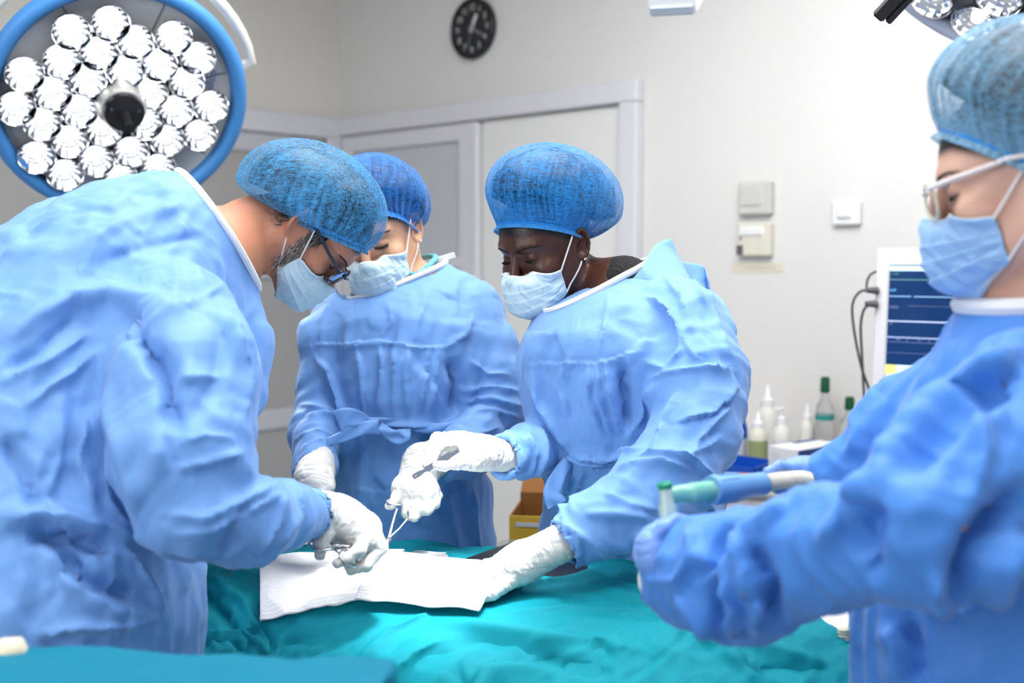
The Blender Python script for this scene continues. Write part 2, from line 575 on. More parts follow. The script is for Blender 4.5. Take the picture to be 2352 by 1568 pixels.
# wall clock
kc = wp(1092, 67); KR = 0.127
kM = RM @ np.array([[1, 0, 0, kc[0]], [0, 0, -1, 0], [0, 1, 0, kc[2]], [0, 0, 0, 1.0]])   # z axis out of the wall
kM = RM @ frame((kc[0], 0, kc[2]), (0, -1, 0), (1, 0, 0))
clock = thing('wall_clock', 'round black wall clock with white numerals above the double door', 'clock', tuple((kM @ np.array([0, 0, 0, 1]))[:3]))
MB().lathe([(KR - 0.004, 0), (KR, 0.006), (KR, 0.026), (KR - 0.006, 0.031), (KR - 0.013, 0.027), (KR - 0.016, 0.02)], 48).build('case', BLACK, clock, True, kM)
MB().lathe([(0.0001, 0.0201), (KR - 0.012, 0.02)], 48).build('dial', mat('clock_dial', (0.018, 0.019, 0.026), 0.5), clock, False, kM)
NUMW = mat('clock_white', (0.8, 0.78, 0.76), 0.5)
for h in range(1, 13):
    a = math.radians(90 - h * 30)
    L = np.eye(4); L[:3, 3] = (0.087 * math.cos(a), 0.087 * math.sin(a), 0.0212)
    text_obj(str(h), 0.036, kM @ L, NUMW, clock, 'numeral')
for name, ang, ln, wd, mm in (('hour_hand', 62, 0.062, 0.008, NUMW), ('minute_hand', -28, 0.075, 0.006, mat('hand_grey', srgb(120, 116, 118), 0.5)), ('second_hand', -106, 0.08, 0.0045, mat('hand_blue_grey', srgb(92, 96, 112), 0.5))):
    a = math.radians(ang); c, s = math.cos(a), math.sin(a)
    L = np.eye(4); L[:2, :2] = [[c, -s], [s, c]]; L[2, 3] = 0.0225
    MB().box((-0.018, -wd, 0), (ln, wd, 0.002), 0.0007).build(name, mm, clock, False, kM @ L)

# wall devices right of the door
def wallbox(px0, px1, py0, py1, dep, bev, m, name, parent=None):
    a = wp(px0, (py0 + py1) / 2); b = wp(px1, (py0 + py1) / 2)
    zc = wp((px0 + px1) / 2, py0)[2], wp((px0 + px1) / 2, py1)[2]
    return room(MB().box((a[0], -dep, zc[1]), (b[0], 0.0, zc[0]), bev), name, m, parent)


o = thing('thermostat', 'pale grey thermostat box high on the wall, the upper of two', 'thermostat', tuple((RM @ np.array([*wp(1742, 455), 1]))[:3]))
wallbox(1705, 1779, 416, 494, 0.03, 0.006, GREYPL, 'case', o)
wallbox(1712, 1762, 424, 474, 0.034, 0.004, GREYPL, 'cover', o)
o = thing('room_controller', 'cream wall controller with a white paper tucked over it, below the thermostat', 'controller', tuple((RM @ np.array([*wp(1740, 550), 1]))[:3]))
wallbox(1702, 1778, 512, 589, 0.03, 0.006, CREAMP, 'case', o)
wallbox(1702, 1717, 563, 585, 0.033, 0.002, DGREY, 'display', o)
wallbox(1708, 1766, 520, 543, 0.036, 0.006, WHITEP, 'paper_slip', o)
wallbox(1709, 1715, 545, 551, 0.0325, 0.001, DGREY, 'indicator', o)
wallbox(1752, 1758, 545, 551, 0.0325, 0.001, GREYPL, 'indicator', o)
o = thing('label_strip', 'beige paper label strip stuck on the wall under the controller', 'label', tuple((RM @ np.array([*wp(1740, 612), 1]))[:3]))
wallbox(1682, 1800, 603, 625, 0.002, 0.0, mat('beige_paper', srgb(226, 217, 200), 0.7), 'paper', o)
wallbox(1712, 1784, 611, 618, 0.0026, 0.0, mat('faded_print', srgb(205, 202, 190), 0.7), 'faded_writing', o)
o = thing('light_switch', 'white square light switch on the wall left of the monitor', 'switch', tuple((RM @ np.array([*wp(1947, 488), 1]))[:3]))
wallbox(1916, 1981, 460, 518, 0.022, 0.006, WHITEP, 'plate', o)
wallbox(1930, 1964, 470, 502, 0.03, 0.005, WHITEP, 'rocker', o)

# pale box hanging from the ceiling at the top edge
hM = frame(Q(1545, 5, 2.75), nrm([-0.35, -0.72, -0.60]), RGT * 0.96 + np.array([0, -0.2, 0.12]))
hb = thing('ceiling_unit', 'white and grey box shaped unit hanging from the ceiling, seen at the top edge', 'unit', tuple(hM[:3, 3]))
MB().box((-0.06, -0.028, -0.09), (0.06, 0.05, 0.01), 0.004).build('casing', WHITEP, hb, False, hM)
MB().box((-0.055, -0.026, 0.01), (0.055, 0.0, 0.022), 0.004).build('lower_panel', mat('blue_grey_panel', srgb(168, 180, 192), 0.4), hb, False, hM)
MB().tube([hM[:3, 3] + (0, 0.03, 0.04), (hM[0, 3], hM[1, 3] + 0.08, 2.99)], 0.02, 12).build('hanger_pole', WHITEP, hb, True)

# ------------------------------------------------------------------ surgical lamps
LBLUE = mat('lamp_ring_blue', srgb(72, 142, 212), 0.4)
LFACE = mat('lamp_face', srgb(244, 245, 248), 0.4)
LRIM = mat('lamp_rim_lavender', srgb(196, 204, 226), 0.3)
MIRROR = mat('reflector_mirror', (0.80, 0.82, 0.87), 0.10, 1.0)
LED = mat('led_glow', (1, 1, 1), 0.5, emit=((1, 1, 1), 1.5))
SEAM = mat('seam_grey', srgb(120, 122, 128), 0.5)
_refl = {}


def reflector_mesh(R):
    if R not in _refl:
        mb = MB(); pr = []
        for k in range(7):
            a = math.radians(8 + 80 * k / 6)
            pr.append((R * math.sin(a), -R * 0.95 * math.cos(a)))
        pr.append((R * 1.04, 0.001)); pr.append((R * 1.06, -0.004))
        n = 16; v = []; f = []
        for (r, z) in pr:
            for k in range(n): v.append((r * math.cos(2 * math.pi * k / n), r * math.sin(2 * math.pi * k / n), z))
        for i in range(len(pr) - 1):
            for k in range(n): f.append([i * n + k, i * n + (k + 1) % n, (i + 1) * n + (k + 1) % n, (i + 1) * n + k])
        f.append(list(range(n)))
        me = bpy.data.meshes.new('reflector'); me.from_pydata(v, [], f); me.materials.append(MIRROR)
        ml = bpy.data.meshes.new('led'); b2 = MB().lathe([(R * 0.14, -R * 0.94), (R * 0.30, -R * 0.80), (R * 0.34, -R * 0.55), (R * 0.28, -R * 0.38), (R * 0.16, -R * 0.30), (0.0001, -R * 0.28)], 12)
        ml.from_pydata(b2.v, [], b2.f); ml.materials.append(LED); ml.polygons.foreach_set('use_smooth', np.ones(len(ml.polygons), bool))
        _refl[R] = (me, ml)
    return _refl[R]


def surgical_lamp(label, M, R, spots, rr, ringm, target, watts):
    o = thing('surgical_lamp', label, 'lamp', tuple(M[:3, 3]))
    # shell behind the face, cut-out face plate, outer ring
    MB().lathe([(0.0001, -0.07), (R * 0.95, -0.065), (R * 0.985, -0.02), (R * 1.0, -0.03), (R * 0.93, -0.095), (R * 0.6, -0.125), (0.05, -0.13), (0.0001, -0.13)], 72).build('housing', WHITEP, o, True, M)
    # face plate as a disc with shallow dish
    MB().lathe([(0.0001, -0.014), (R * 0.90, -0.012), (R * 0.975, 0.002), (R * 0.978, -0.008), (R * 0.9, -0.06), (0.0001, -0.064)], 72).build('face_plate', LFACE, o, True, M)
    ring = []
    for k in range(13):
        a = 2 * math.pi * k / 12; ring.append((R * 0.985 + 0.021 * math.cos(a), 0.004 + 0.024 * math.sin(a)))
    MB().lathe(ring, 96).build('rim_ring', ringm, o, True, M)
    me, ml = reflector_mesh(rr)
    for (x, y) in spots:
        L = np.eye(4); L[:3, 3] = (x, y, 0.030)
        r = bpy.data.objects.new('reflector', me); COL.objects.link(r)
        r.parent = o; r.matrix_parent_inverse = parent_inv(o); r.matrix_basis = Matrix((M @ L).tolist())
        g = bpy.data.objects.new('led', ml); COL.objects.link(g)
        g.parent = r
    for k in range(7):
        a = 2 * math.pi * k / 7 + 0.35; c, s = math.cos(a), math.sin(a)
        L = np.eye(4); L[:2, :2] = [[c, -s], [s, c]]; L[2, 3] = -0.0135
        MB().box((R * 0.6, -0.0012, -0.002), (R * 0.93, 0.0012, 0.003)).build('panel_seam', SEAM, o, False, M @ L)
    MB().lathe([(0.062, -0.012), (0.06, 0.035), (0.052, 0.052), (0.045, 0.054)], 32).build('hub_collar', mat('brushed_light_metal', srgb(225, 224, 220), 0.3, 0.6), o, True, M)
    h = MB().lathe([(0.047, 0.050), (0.049, 0.058), (0.047, 0.070), (0.03, 0.074), (0.02, 0.078), (0.0001, 0.078)], 32).build('hub_disc', BLACK, o, True, M)
    for sx in (-1, 1):
        MB().lathe([(0.0045, 0.07), (0.0045, 0.0755), (0.0001, 0.0755)], 10).build('screw', STEEL, h, True, M @ np.array([[1, 0, 0, sx * 0.032], [0, 1, 0, 0.012], [0, 0, 1, 0], [0, 0, 0, 1.0]]))
    MB().lathe([(0.013, 0.072), (0.010, 0.09), (0.010, 0.135), (0.012, 0.147), (0.0001, 0.150)], 16).build('handle', BLACK, o, True, M)
    l = bpy.data.lights.new('surgical_beam', 'SPOT'); l.energy = watts; l.spot_size = math.radians(16); l.spot_blend = 0.9; l.shadow_soft_size = 0.12
    s = bpy.data.objects.new('surgical_beam', l); COL.objects.link(s)
    s.location = M[:3, 3] + M[:3, 2] * 0.17
    s.rotation_euler = (Vector(target) - Vector(s.location)).to_track_quat('-Z', 'Y').to_euler()
    return o


TARGET = Q(1010, 1345, 1.83)
Lc = Q(275, 232, 2.8)
w_ = nrm(CAM - Lc)
Ln = nrm(0.84 * w_ + 0.54 * (0.37 * RGT - 0.93 * UPV))
LM = frame(Lc, Ln)


def disc_pt(px, py, M, off=0.0):
    r = FWD + (px - CX) / FPX * RGT - (py - CY) / FPX * UPV
    n = M[:3, 2]; t = ((M[:3, 3] + n * off - CAM) @ n) / (r @ n)
    q = CAM + r * t - M[:3, 3]
    return q @ M[:3, 0], q @ M[:3, 1]


LPX = [(165, 75), (255, 55), (400, 88), (312, 98), (143, 142), (228, 125), (455, 135), (57, 172), (202, 183), (290, 165), (367, 150), (122, 215),
       (38, 250), (345, 215), (430, 190), (183, 255), (98, 285), (485, 245), (405, 255), (335, 285), (238, 300), (160, 325), (85, 362), (460, 310),
       (385, 322), (302, 350), (222, 370), (150, 402), (365, 388), (278, 412)]
LSP = [disc_pt(a, b, LM, 0.03) for a, b in LPX]
lampL = surgical_lamp('round surgical lamp with a blue ring and thirty mirrored bulbs on the left', LM, 0.298, LSP, 0.043, LBLUE, TARGET, 50)
tM = frame(LM[:3, 3] + LM[:3, :2] @ np.array(disc_pt(490, 192, LM)) - LM[:3, 2] * 0.0085, LM[:3, 2], -UPV)
LET = mat('blue_print', srgb(120, 150, 215), 0.5)
text_obj('dräger', 0.026, tM, LET, lampL)
t2 = tM.copy(); t2[:3, 3] += tM[:3, 1] * -0.018
text_obj('medical', 0.013, t2, LET, lampL)
# yoke and arm behind the left lamp
yk = [LM[:3, 3] + LM[:3, 0] * 0.345 * math.cos(a) + LM[:3, 1] * 0.345 * math.sin(a) - LM[:3, 2] * 0.04 for a in np.linspace(math.radians(20), math.radians(200), 28)]
yk = [LM[:3, 3] + LM[:3, 0] * 0.30 * math.cos(a) + LM[:3, 1] * 0.30 * math.sin(a) - LM[:3, 2] * 0.05 for a in [math.radians(16)]] + yk + [LM[:3, 3] + LM[:3, 0] * 0.30 * math.cos(a) + LM[:3, 1] * 0.30 * math.sin(a) - LM[:3, 2] * 0.05 for a in [math.radians(204)]]
MB().tube(yk, 0.014, 10).build('yoke', mat('lamp_arm_cream', srgb(233, 231, 224), 0.35), lampL, True)
MB().tube([yk[14], yk[14] + (-0.02, 0.1, 0.15), (yk[14][0] - 0.25, yk[14][1] + 0.35, 2.7), (yk[14][0] - 0.25, yk[14][1] + 0.35, 2.995)], 0.02, 10).build('arm', _mats['lamp_arm_cream'], lampL, True)

Rc = Q(2332, -190, 2.2)
w_ = nrm(CAM - Rc)
Rn = nrm(0.46 * w_ + 0.87 * (-0.54 * RGT - 0.84 * UPV))
RLM = frame(Rc, Rn)
RSP = [(0.0, 0.0)] + [(0.095 * math.cos(a), 0.095 * math.sin(a)) for a in np.arange(6) * math.pi / 3] + [(0.178 * math.cos(a), 0.178 * math.sin(a)) for a in np.arange(11) * 2 * math.pi / 11 + 0.2] + [(0.265 * math.cos(a), 0.265 * math.sin(a)) for a in np.arange(16) * math.pi / 8 + 0.1]
RSP = RSP[1:]
lampR = surgical_lamp('second surgical lamp cut off by the top right corner', RLM, 0.33, RSP, 0.047, LRIM, TARGET, 22)
ringb = [(0.33 * 0.985 + 0.0225 * math.cos(a), 0.004 - 0.02 + 0.004 * math.sin(a)) for a in np.linspace(0, 2 * math.pi, 9)]
MB().lathe(ringb, 96).build('edge_line', mat('edge_blue', srgb(50, 88, 150), 0.4), lampR, True, RLM)
hp = Q(2040, 14, 2.1); hM2 = frame(hp, nrm(w_ + 0.1 * RGT), nrm(RGT * 0.55 + UPV * 0.62))
MB().box((-0.028, -0.012, -0.02), (0.09, 0.012, 0.015), 0.004).build('clip_handle', BLACK, lampR, False, hM2)
MB().box((-0.022, -0.026, -0.018), (0.09, -0.013, 0.008), 0.003).build('clip_latch', BLACK, lampR, False, hM2)
MB().tube([Rc - Rn * 0.1, Rc + np.array([0.05, 0.12, 0.3]), (Rc[0] + 0.1, Rc[1] + 0.3, 2.7), (Rc[0] + 0.1, Rc[1] + 0.3, 2.995)], 0.022, 10).build('arm', _mats['lamp_arm_cream'], lampR, True)

# third lamp of the set, over the table above the frame
Oc = np.array([0.05, 1.45, 2.45]); OM = frame(Oc, nrm(TARGET - Oc))
lampO = surgical_lamp('surgical lamp directly above the operating table, above the picture', OM, 0.298, RSP[:17], 0.047, LBLUE, TARGET, 330)
MB().tube([Oc - OM[:3, 2] * 0.1, (0.05, 1.3, 2.75), (0.05, 1.3, 2.98)], 0.022, 10).build('arm', _mats['lamp_arm_cream'], lampO, True)

# ------------------------------------------------------------------ counter along the back wall with its bottles
ZC = 0.84
cx0 = wp(1600, 1000)[0]
ct = tag(room(MB().box((cx0, -0.52, ZC - 0.04), (6.3, -0.001, ZC), 0.006), 'worktop', mat('white_laminate', srgb(226, 222, 218), 0.35)),
         'long white worktop along the back wall under the monitor', 'worktop')
for i in range(5):
    a = cx0 + 0.02 + i * 0.62
    cb = thing('base_cabinet', f'white base cabinet under the worktop, {("first", "second", "third", "fourth", "fifth")[i]} from the door', 'cabinet', tuple((RM @ np.array([a + 0.3, -0.25, 0, 1]))[:3]))
    room(MB().box((a, -0.49, 0.08), (a + 0.6, -0.01, ZC - 0.042)), 'carcass', WHITEP, cb)
    dd = room(MB().box((a + 0.01, -0.51, 0.1), (a + 0.59, -0.491, ZC - 0.06), 0.004), 'cabinet_door', WHITEP, cb)
    room(MB().box((a + 0.5, -0.535, 0.55), (a + 0.515, -0.5101, 0.7), 0.003), 'handle', STEEL, dd)

CLEAR = mat('clear_plastic', (0.93, 0.95, 0.94), 0.12, trans=0.75, spec=0.5)
BLUEB = mat('blue_bin', srgb(10, 82, 190), 0.4)


def lathe_part(prof, name, m, parent, base, n=20):
    T = np.eye(4); T[:3, 3] = base
    return MB().lathe(prof, n).build(name, m, parent, True, T)


def on_counter(px, d): 
    q = Q(px, 1000, d); return np.array([q[0], q[1], ZC])


# shallow blue bin
bM = frame(on_counter(1708, 3.42), (0, 0, 1), RA)
bb = thing('storage_bin', 'shallow blue plastic bin with an orange label on the worktop', 'bin', tuple(bM[:3, 3]))
mbx = MB().box((-0.11, -0.055, 0.0), (0.075, 0.07, 0.008)).box((-0.11, -0.055, 0), (-0.104, 0.07, 0.055)).box((0.069, -0.055, 0), (0.075, 0.07, 0.055)).box((-0.11, -0.055, 0), (0.075, -0.049, 0.05)).box((-0.11, 0.064, 0), (0.075, 0.07, 0.06))
mbx.build('tub', BLUEB, bb, False, bM)
MB().box((0.022, -0.0565, 0.012), (0.062, -0.0551, 0.034)).build('orange_label', mat('orange_print', srgb(232, 122, 60), 0.5), bb, False, bM)
lM = bM @ frame((-0.008, -0.0562, 0.022), (0, -1, 0), (1, 0, 0))
MB().box((-0.022, -0.007, 0), (0.022, 0.007, 0.0006)).build('white_print', mat('pale_print', srgb(190, 205, 235), 0.5), bb, False, lM)


def bottle(px, d, label, H, R, bodym, capm, kind, labm=None, group=None, zb=0.0):
    b = on_counter(px, d); b[2] += zb
    o = thing('bottle', label, 'bottle', tuple(b), group)
    lathe_part([(R * 0.9, 0), (R, 0.006), (R, H * 0.55), (R * 0.86, H * 0.66), (R * 0.42, H * 0.76), (R * 0.38, H * 0.82)], 'body', bodym, o, b)
    if labm: lathe_part([(R * 1.01, H * 0.10), (R * 1.015, H * 0.11), (R * 1.015, H * 0.5), (R * 1.01, H * 0.51)], 'label_band', labm, o, b)
    if kind == 'cap': lathe_part([(R * 0.5, H * 0.82), (R * 0.52, H * 0.83), (R * 0.5, H * 0.97), (R * 0.4, H)], 'cap', capm, o, b)
    elif kind == 'nozzle': lathe_part([(R * 0.62, H * 0.72), (R * 0.6, H * 0.8), (R * 0.25, H * 0.85), (R * 0.14, H * 0.98), (0.0001, H)], 'nozzle', capm, o, b)
    elif kind == 'pump':
        p = lathe_part([(R * 0.52, H * 0.74), (R * 0.5, H * 0.84), (R * 0.14, H * 0.86), (R * 0.14, H * 0.97), (R * 0.3, H * 0.98), (R * 0.28, H)], 'pump', capm, o, b)
        MB().box((b[0] - R * 0.9, b[1] - 0.006, b[2] + H * 0.955), (b[0], b[1] + 0.006, b[2] + H * 0.985), 0.002).build('spout', capm, p)
    return o


OFFW = mat('off_white_plastic', srgb(232, 232, 226), 0.4)
GREENC = mat('dark_green_cap', srgb(12, 84, 52), 0.4)
bottle(1762, 3.75, 'large white bottle with a pointed nozzle behind the pump bottles', 0.255, 0.036, OFFW, WHITEP, 'nozzle')
bottle(1741, 3.58, 'squat dispenser bottle with an olive green label on the worktop', 0.19, 0.030, mat('milky_bottle', srgb(226, 224, 208), 0.4), WHITEP, 'nozzle', mat('olive_label', srgb(150, 160, 112), 0.6))
bottle(1795, 3.55, 'white pump bottle beside the white carton', 0.205, 0.028, OFFW, WHITEP, 'pump', mat('pale_label', srgb(222, 224, 232), 0.6))
bottle(1853, 3.75, 'small white bottle with a pointed nozzle behind the carton', 0.19, 0.026, OFFW, WHITEP, 'nozzle')
gb = bottle(1893, 3.7, 'clear bottle with a dark green cap, the taller of two', 0.285, 0.030, CLEAR, GREENC, 'cap')
lathe_part([(0.0305, 0.145), (0.031, 0.148), (0.031, 0.16), (0.0305, 0.162)], 'teal_band', mat('teal_print', srgb(30, 150, 140), 0.5), gb, np.array(gb.location))
bottle(1950, 3.6, 'clear bottle with a dark green cap, the shorter one nearer the monitor', 0.232, 0.030, CLEAR, GREENC, 'cap')
for i, (px, d) in enumerate(((1888, 3.35), (1868, 3.28), (1905, 3.27))):
    bottle(px, d, ('small clear glass vial standing behind the others', 'small clear glass vial next to the white carton', 'small clear glass vial nearest the gowned arm')[i], 0.055 + 0.01 * i, 0.012, CLEAR, mat('vial_cap', srgb(215, 218, 222), 0.3, 0.5), 'cap', None, 'vials')
# spray bottle, mostly behind the sleeve
b = on_counter(1688, 3.62); sp = thing('spray_bottle', 'blue spray bottle with a red trigger half hidden by the sleeve', 'bottle', tuple(b))
lathe_part([(0.038, 0), (0.04, 0.008), (0.04, 0.10)], 'lower_body', mat('pale_liquid', srgb(206, 212, 232), 0.3), sp, b)
lathe_part([(0.0405, 0.10), (0.04, 0.13), (0.022, 0.19), (0.016, 0.205)], 'shoulder', BLUEB, sp, b)
RED = mat('red_plastic', srgb(196, 22, 34), 0.4)
lathe_part([(0.018, 0.205), (0.018, 0.23), (0.012, 0.235)], 'collar', RED, sp, b)
hd = MB().box((b[0] - 0.05, b[1] - 0.012, b[2] + 0.235), (b[0] + 0.03, b[1] + 0.012, b[2] + 0.27), 0.006).build('spray_head', RED, sp)
MB().box((b[0] + 0.018, b[1] - 0.006, b[2] + 0.175), (b[0] + 0.036, b[1] + 0.006, b[2] + 0.236), 0.004).build('trigger', RED, hd)
# white carton with blue stripes
cM = frame(on_counter(1840, 3.33), (0, 0, 1), nrm(RA * 0.9 - RY * 0.15))
ca = thing('carton', 'white carton with dark blue stripes in front of the bottles', 'box', tuple(cM[:3, 3]))
MB().box((-0.062, -0.07, 0.018), (0.045, 0.14, 0.118), 0.001).build('box', mat('white_card', srgb(232, 233, 238), 0.55), ca, False, cM)
MB().box((-0.07, -0.07, 0.0), (0.05, 0.13, 0.0175), 0.001).build('lower_box', WHITEP, ca, False, cM)
NAVY = mat('navy_print', srgb(16, 58, 130), 0.5)
for a, bq in (((0.0451, -0.07, 0.097), (0.0458, 0.14, 0.117)), ((0.0451, -0.07, 0.019), (0.0458, 0.14, 0.036)), ((-0.0625, 0.03, 0.1181), (-0.04, 0.14, 0.1186))):
    MB().box(a, bq).build('blue_stripe', NAVY, ca, False, cM)
for i in range(6):
    MB().box((-0.052, -0.0708, 0.05 + i * 0.009), (0.03 - 0.05 * (i > 3), -0.0701, 0.0515 + i * 0.009)).build('print_line', mat('grey_print', srgb(176, 178, 186), 0.6), ca, False, cM)

# patient monitor on a pedestal
mn = nrm([-0.60, -0.80, 0.06]); mx_ = nrm(np.cross([0, 0, 1.0], mn)); 
mo = Q(2044, 611, 2.95)
MM = frame(mo, mn, mx_)                      # x right, y up, z out of the screen; origin at the top left corner of the screen
mon = thing('patient_monitor', 'white patient monitor with a dark blue trace screen', 'monitor', (mo[0] + 0.15, mo[1] + 0.05, ZC))
SW, SH = 0.36, 0.282
MB().box((-0.034, -SH - 0.085, -0.1), (SW + 0.034, 0.046, -0.004), 0.014).build('casing', WHITEP, mon, False, MM)
MB().box((-0.034, -SH - 0.085, -0.012), (0.0, 0.046, 0.005), 0.004).box((SW, -SH - 0.085, -0.012), (SW + 0.034, 0.046, 0.005), 0.004).box((0.0, 0.0, -0.012), (SW, 0.046, 0.005), 0.004).box((0.0, -SH - 0.085, -0.012), (SW, -SH, 0.005), 0.004).build('bezel', WHITEP, mon, False, MM)
scr = MB().box((0, -SH, -0.012), (SW, 0, -0.001)).build('screen', mat('screen_navy', srgb(20, 44, 84), 0.12, emit=(srgb(18, 50, 100), 0.6)), mon, False, MM)
def em(n, c, s=0.9): return mat('screen_' + n, srgb(*c), 0.4, emit=(srgb(*c), s))
def ui(x0, x1, ya, yb, m, name): MB().box((x0, -yb, -0.0009), (x1, -ya, -0.0004)).build(name, m, scr, False, MM)
ui(0, SW, 0.0, 0.012, em('bar', (190, 220, 245)), 'status_bar')
ui(0.0, 0.026, SH - 0.026, SH, em('yellow', (205, 200, 110)), 'alarm_key')
ui(0.027, SW, SH - 0.026, SH, em('bar', (190, 220, 245)), 'soft_keys')
for (x0, x1, y, th, c, nm) in ((0.0, 0.115, 0.034, 0.0018, (92, 140, 120), 'pleth_trace'), (0.123, SW, 0.034, 0.0018, (92, 140, 120), 'pleth_trace'), (0.0, 0.058, 0.077, 0.0022, (130, 176, 210), 'pressure_trace'),
                           (0.065, SW, 0.077, 0.0022, (130, 176, 210), 'pressure_trace'), (0.05, SW, 0.102, 0.0009, (96, 106, 136), 'grid_line'), (0, SW, 0.141, 0.003, (176, 190, 216), 'divider'), (0, SW, 0.183, 0.003, (150, 166, 200), 'divider'),
                           (0, SW, 0.196, 0.0012, (96, 110, 150), 'grid_line'), (0, SW, 0.224, 0.001, (96, 110, 150), 'grid_line')):
    ui(x0, x1, y, y + th, em('%d_%d' % (c[0], c[1]), c), nm)
for x in (0.052, 0.108, 0.165): ui(x, x + 0.001, 0.183, 0.196, em('96_110', (96, 110, 150)), 'tick_mark')
def uit(s, x, y, size, m): text_obj(s, size, MM @ np.array([[1, 0, 0, x], [0, 1, 0, -y], [0, 0, 1, -0.0005], [0, 0, 0, 1.0]]), m, scr, 'screen_text', 'LEFT')
uit('I  mV', 0.004, 0.02, 0.009, em('green', (70, 150, 90))); uit('PAP', 0.002, 0.063, 0.010, em('cyan', (100, 180, 235)))
uit('(CO2)', 0.002, 0.106, 0.009, em('dim', (120, 128, 160))); uit('10', 0.004, 0.150, 0.008, em('dim', (120, 128, 160)))
for i, s in enumerate(('-0.2', '-0.1', '0.0')): uit(s, 0.022 + i * 0.055, 0.190, 0.008, em('dim', (120, 128, 160)))
uit('Trend review', 0.115, 0.212, 0.009, em('pale', (176, 184, 208)))
bt = MB().lathe([(0.0095, 0.004), (0.0095, 0.009), (0.0001, 0.0095)], 20).build('power_button', mat('power_ring', srgb(160, 176, 150), 0.3), mon, True, MM @ np.array([[1, 0, 0, 0.004], [0, 1, 0, -SH - 0.036], [0, 0, 1, 0], [0, 0, 0, 1.0]]))
MB().box((-0.03, -SH - 0.0335, 0.005), (-0.008, -SH - 0.031, 0.0056)).build('brand_print', mat('grey_print', srgb(176, 178, 186), 0.6), mon, False, MM)
pc = MM @ np.array([SW / 2, -SH - 0.085, -0.06, 1])
MB().lathe([(0.10, 0), (0.10, 0.012), (0.03, 0.03), (0.028, pc[2] - ZC)], 28).build('pedestal', WHITEP, mon, True, np.array([[1, 0, 0, pc[0]], [0, 1, 0, pc[1]], [0, 0, 1, ZC], [0, 0, 0, 1.0]]))
for i, (px, py) in enumerate(((2004, 667), (2002, 698))):
    a = Q(px + 12, py, 2.96)
    cab = thing('monitor_cable', ('grey cable plugged into the upper socket of the monitor', 'grey cable plugged into the lower socket of the monitor')[i], 'cable', tuple(a))
    MB().tube([a, a + np.array([-0.03, 0, 0.001])], [0.011, 0.007], 10).build('plug', DGREY, cab, True)
    pts = ([(2000, 667), (1975, 670), (1958, 700), (1962, 760), (1978, 840), (1998, 900), (2012, 960), (2020, 1080)] if i == 0 else [(1998, 699), (1984, 712), (1977, 750), (1980, 820), (1983, 880), (1988, 950), (1990, 1010), (1992, 1080)])
    sp_ = spline([Q(x, y, 2.97 + 0.02 * k) for k, (x, y) in enumerate(pts)], 48)
    MB().tube(sp_, 0.0036, 8).build('cord', CABLE, cab, True)
    if i == 0:
        MB().tube(spline([Q(2016, 622, 2.99), Q(2000, 630, 2.99), Q(1992, 645, 3.0), Q(1990, 665, 3.0)], 16), 0.0033, 8).build('cord_loop', CABLE, cab, True)

# cardboard box on a trolley behind the surgeons
kx = Q(1238, 1200, 2.75)
tr = thing('trolley', 'low steel trolley standing behind the surgeons', 'trolley', (kx[0], kx[1], 0))
TM = frame((kx[0] + 0.1, kx[1] + 0.06, 0), (0, 0, 1), RA)
MB().box((-0.3, -0.2, 0.73), (0.3, 0.2, 0.75), 0.004).build('shelf', STEEL, tr, False, TM)
MB().box((-0.3, -0.2, 0.20), (0.3, 0.2, 0.22), 0.004).build('shelf', STEEL, tr, False, TM)
for sx in (-0.28, 0.28):
    for sy in (-0.18, 0.18):
        MB().tube([(sx, sy, 0.05), (sx, sy, 0.73)], 0.012, 10).build('leg', STEEL, tr, True, TM)
        MB().lathe([(0.0001, 0), (0.03, 0.004), (0.03, 0.046), (0.0001, 0.05)], 14).build('castor', BLACK, tr, True, TM @ np.array([[1, 0, 0, sx], [0, 1, 0, sy], [0, 0, 1, 0], [0, 0, 0, 1.0]]))
bx = thing('cardboard_box', 'open cardboard box with a yellow and white printed side', 'box', (kx[0], kx[1], 0.75))
BM = frame((kx[0], kx[1], 0.721 + 0.03), (0, 0, 1), nrm([0.97, -0.15, 0]))
CARD = mat('cardboard', srgb(128, 84, 36), 0.8); YEL = mat('yellow_card', srgb(226, 182, 60), 0.6); WCARD = mat('white_print_card', srgb(214, 214, 216), 0.6)
hb_ = 0.15
MB().box((-0.06, -0.08, 0), (0.14, 0.1, 0.004)).build('bottom', CARD, bx, False, BM)
for nm, a, bq in (('side_panel', (-0.06, -0.08, 0), (-0.056, 0.1, hb_)), ('side_panel', (0.136, -0.08, 0), (0.14, 0.1, hb_)), ('back_panel', (-0.06, 0.096, 0), (0.14, 0.1, hb_ + 0.02))):
    MB().box(a, bq).build(nm, CARD, bx, False, BM)
fp = MB().box((-0.06, -0.084, 0), (0.14, -0.08, hb_)).build('front_panel', YEL, bx, False, BM)
MB().box((-0.058, -0.0848, 0.004), (0.04, -0.0841, 0.092)).build('white_panel', WCARD, fp, False, BM)
MB().box((-0.045, -0.0852, 0.125), (0.12, -0.0845, 0.135)).build('print_band', WCARD, fp, False, BM)
MB().box((-0.06, 0.0, 0), (0.14, 0.004, 0.06)).build('top_flap', CARD, bx, False, BM @ frame((0, 0.098, hb_ + 0.015), (0, 0.8, 0.6), (1, 0, 0)))

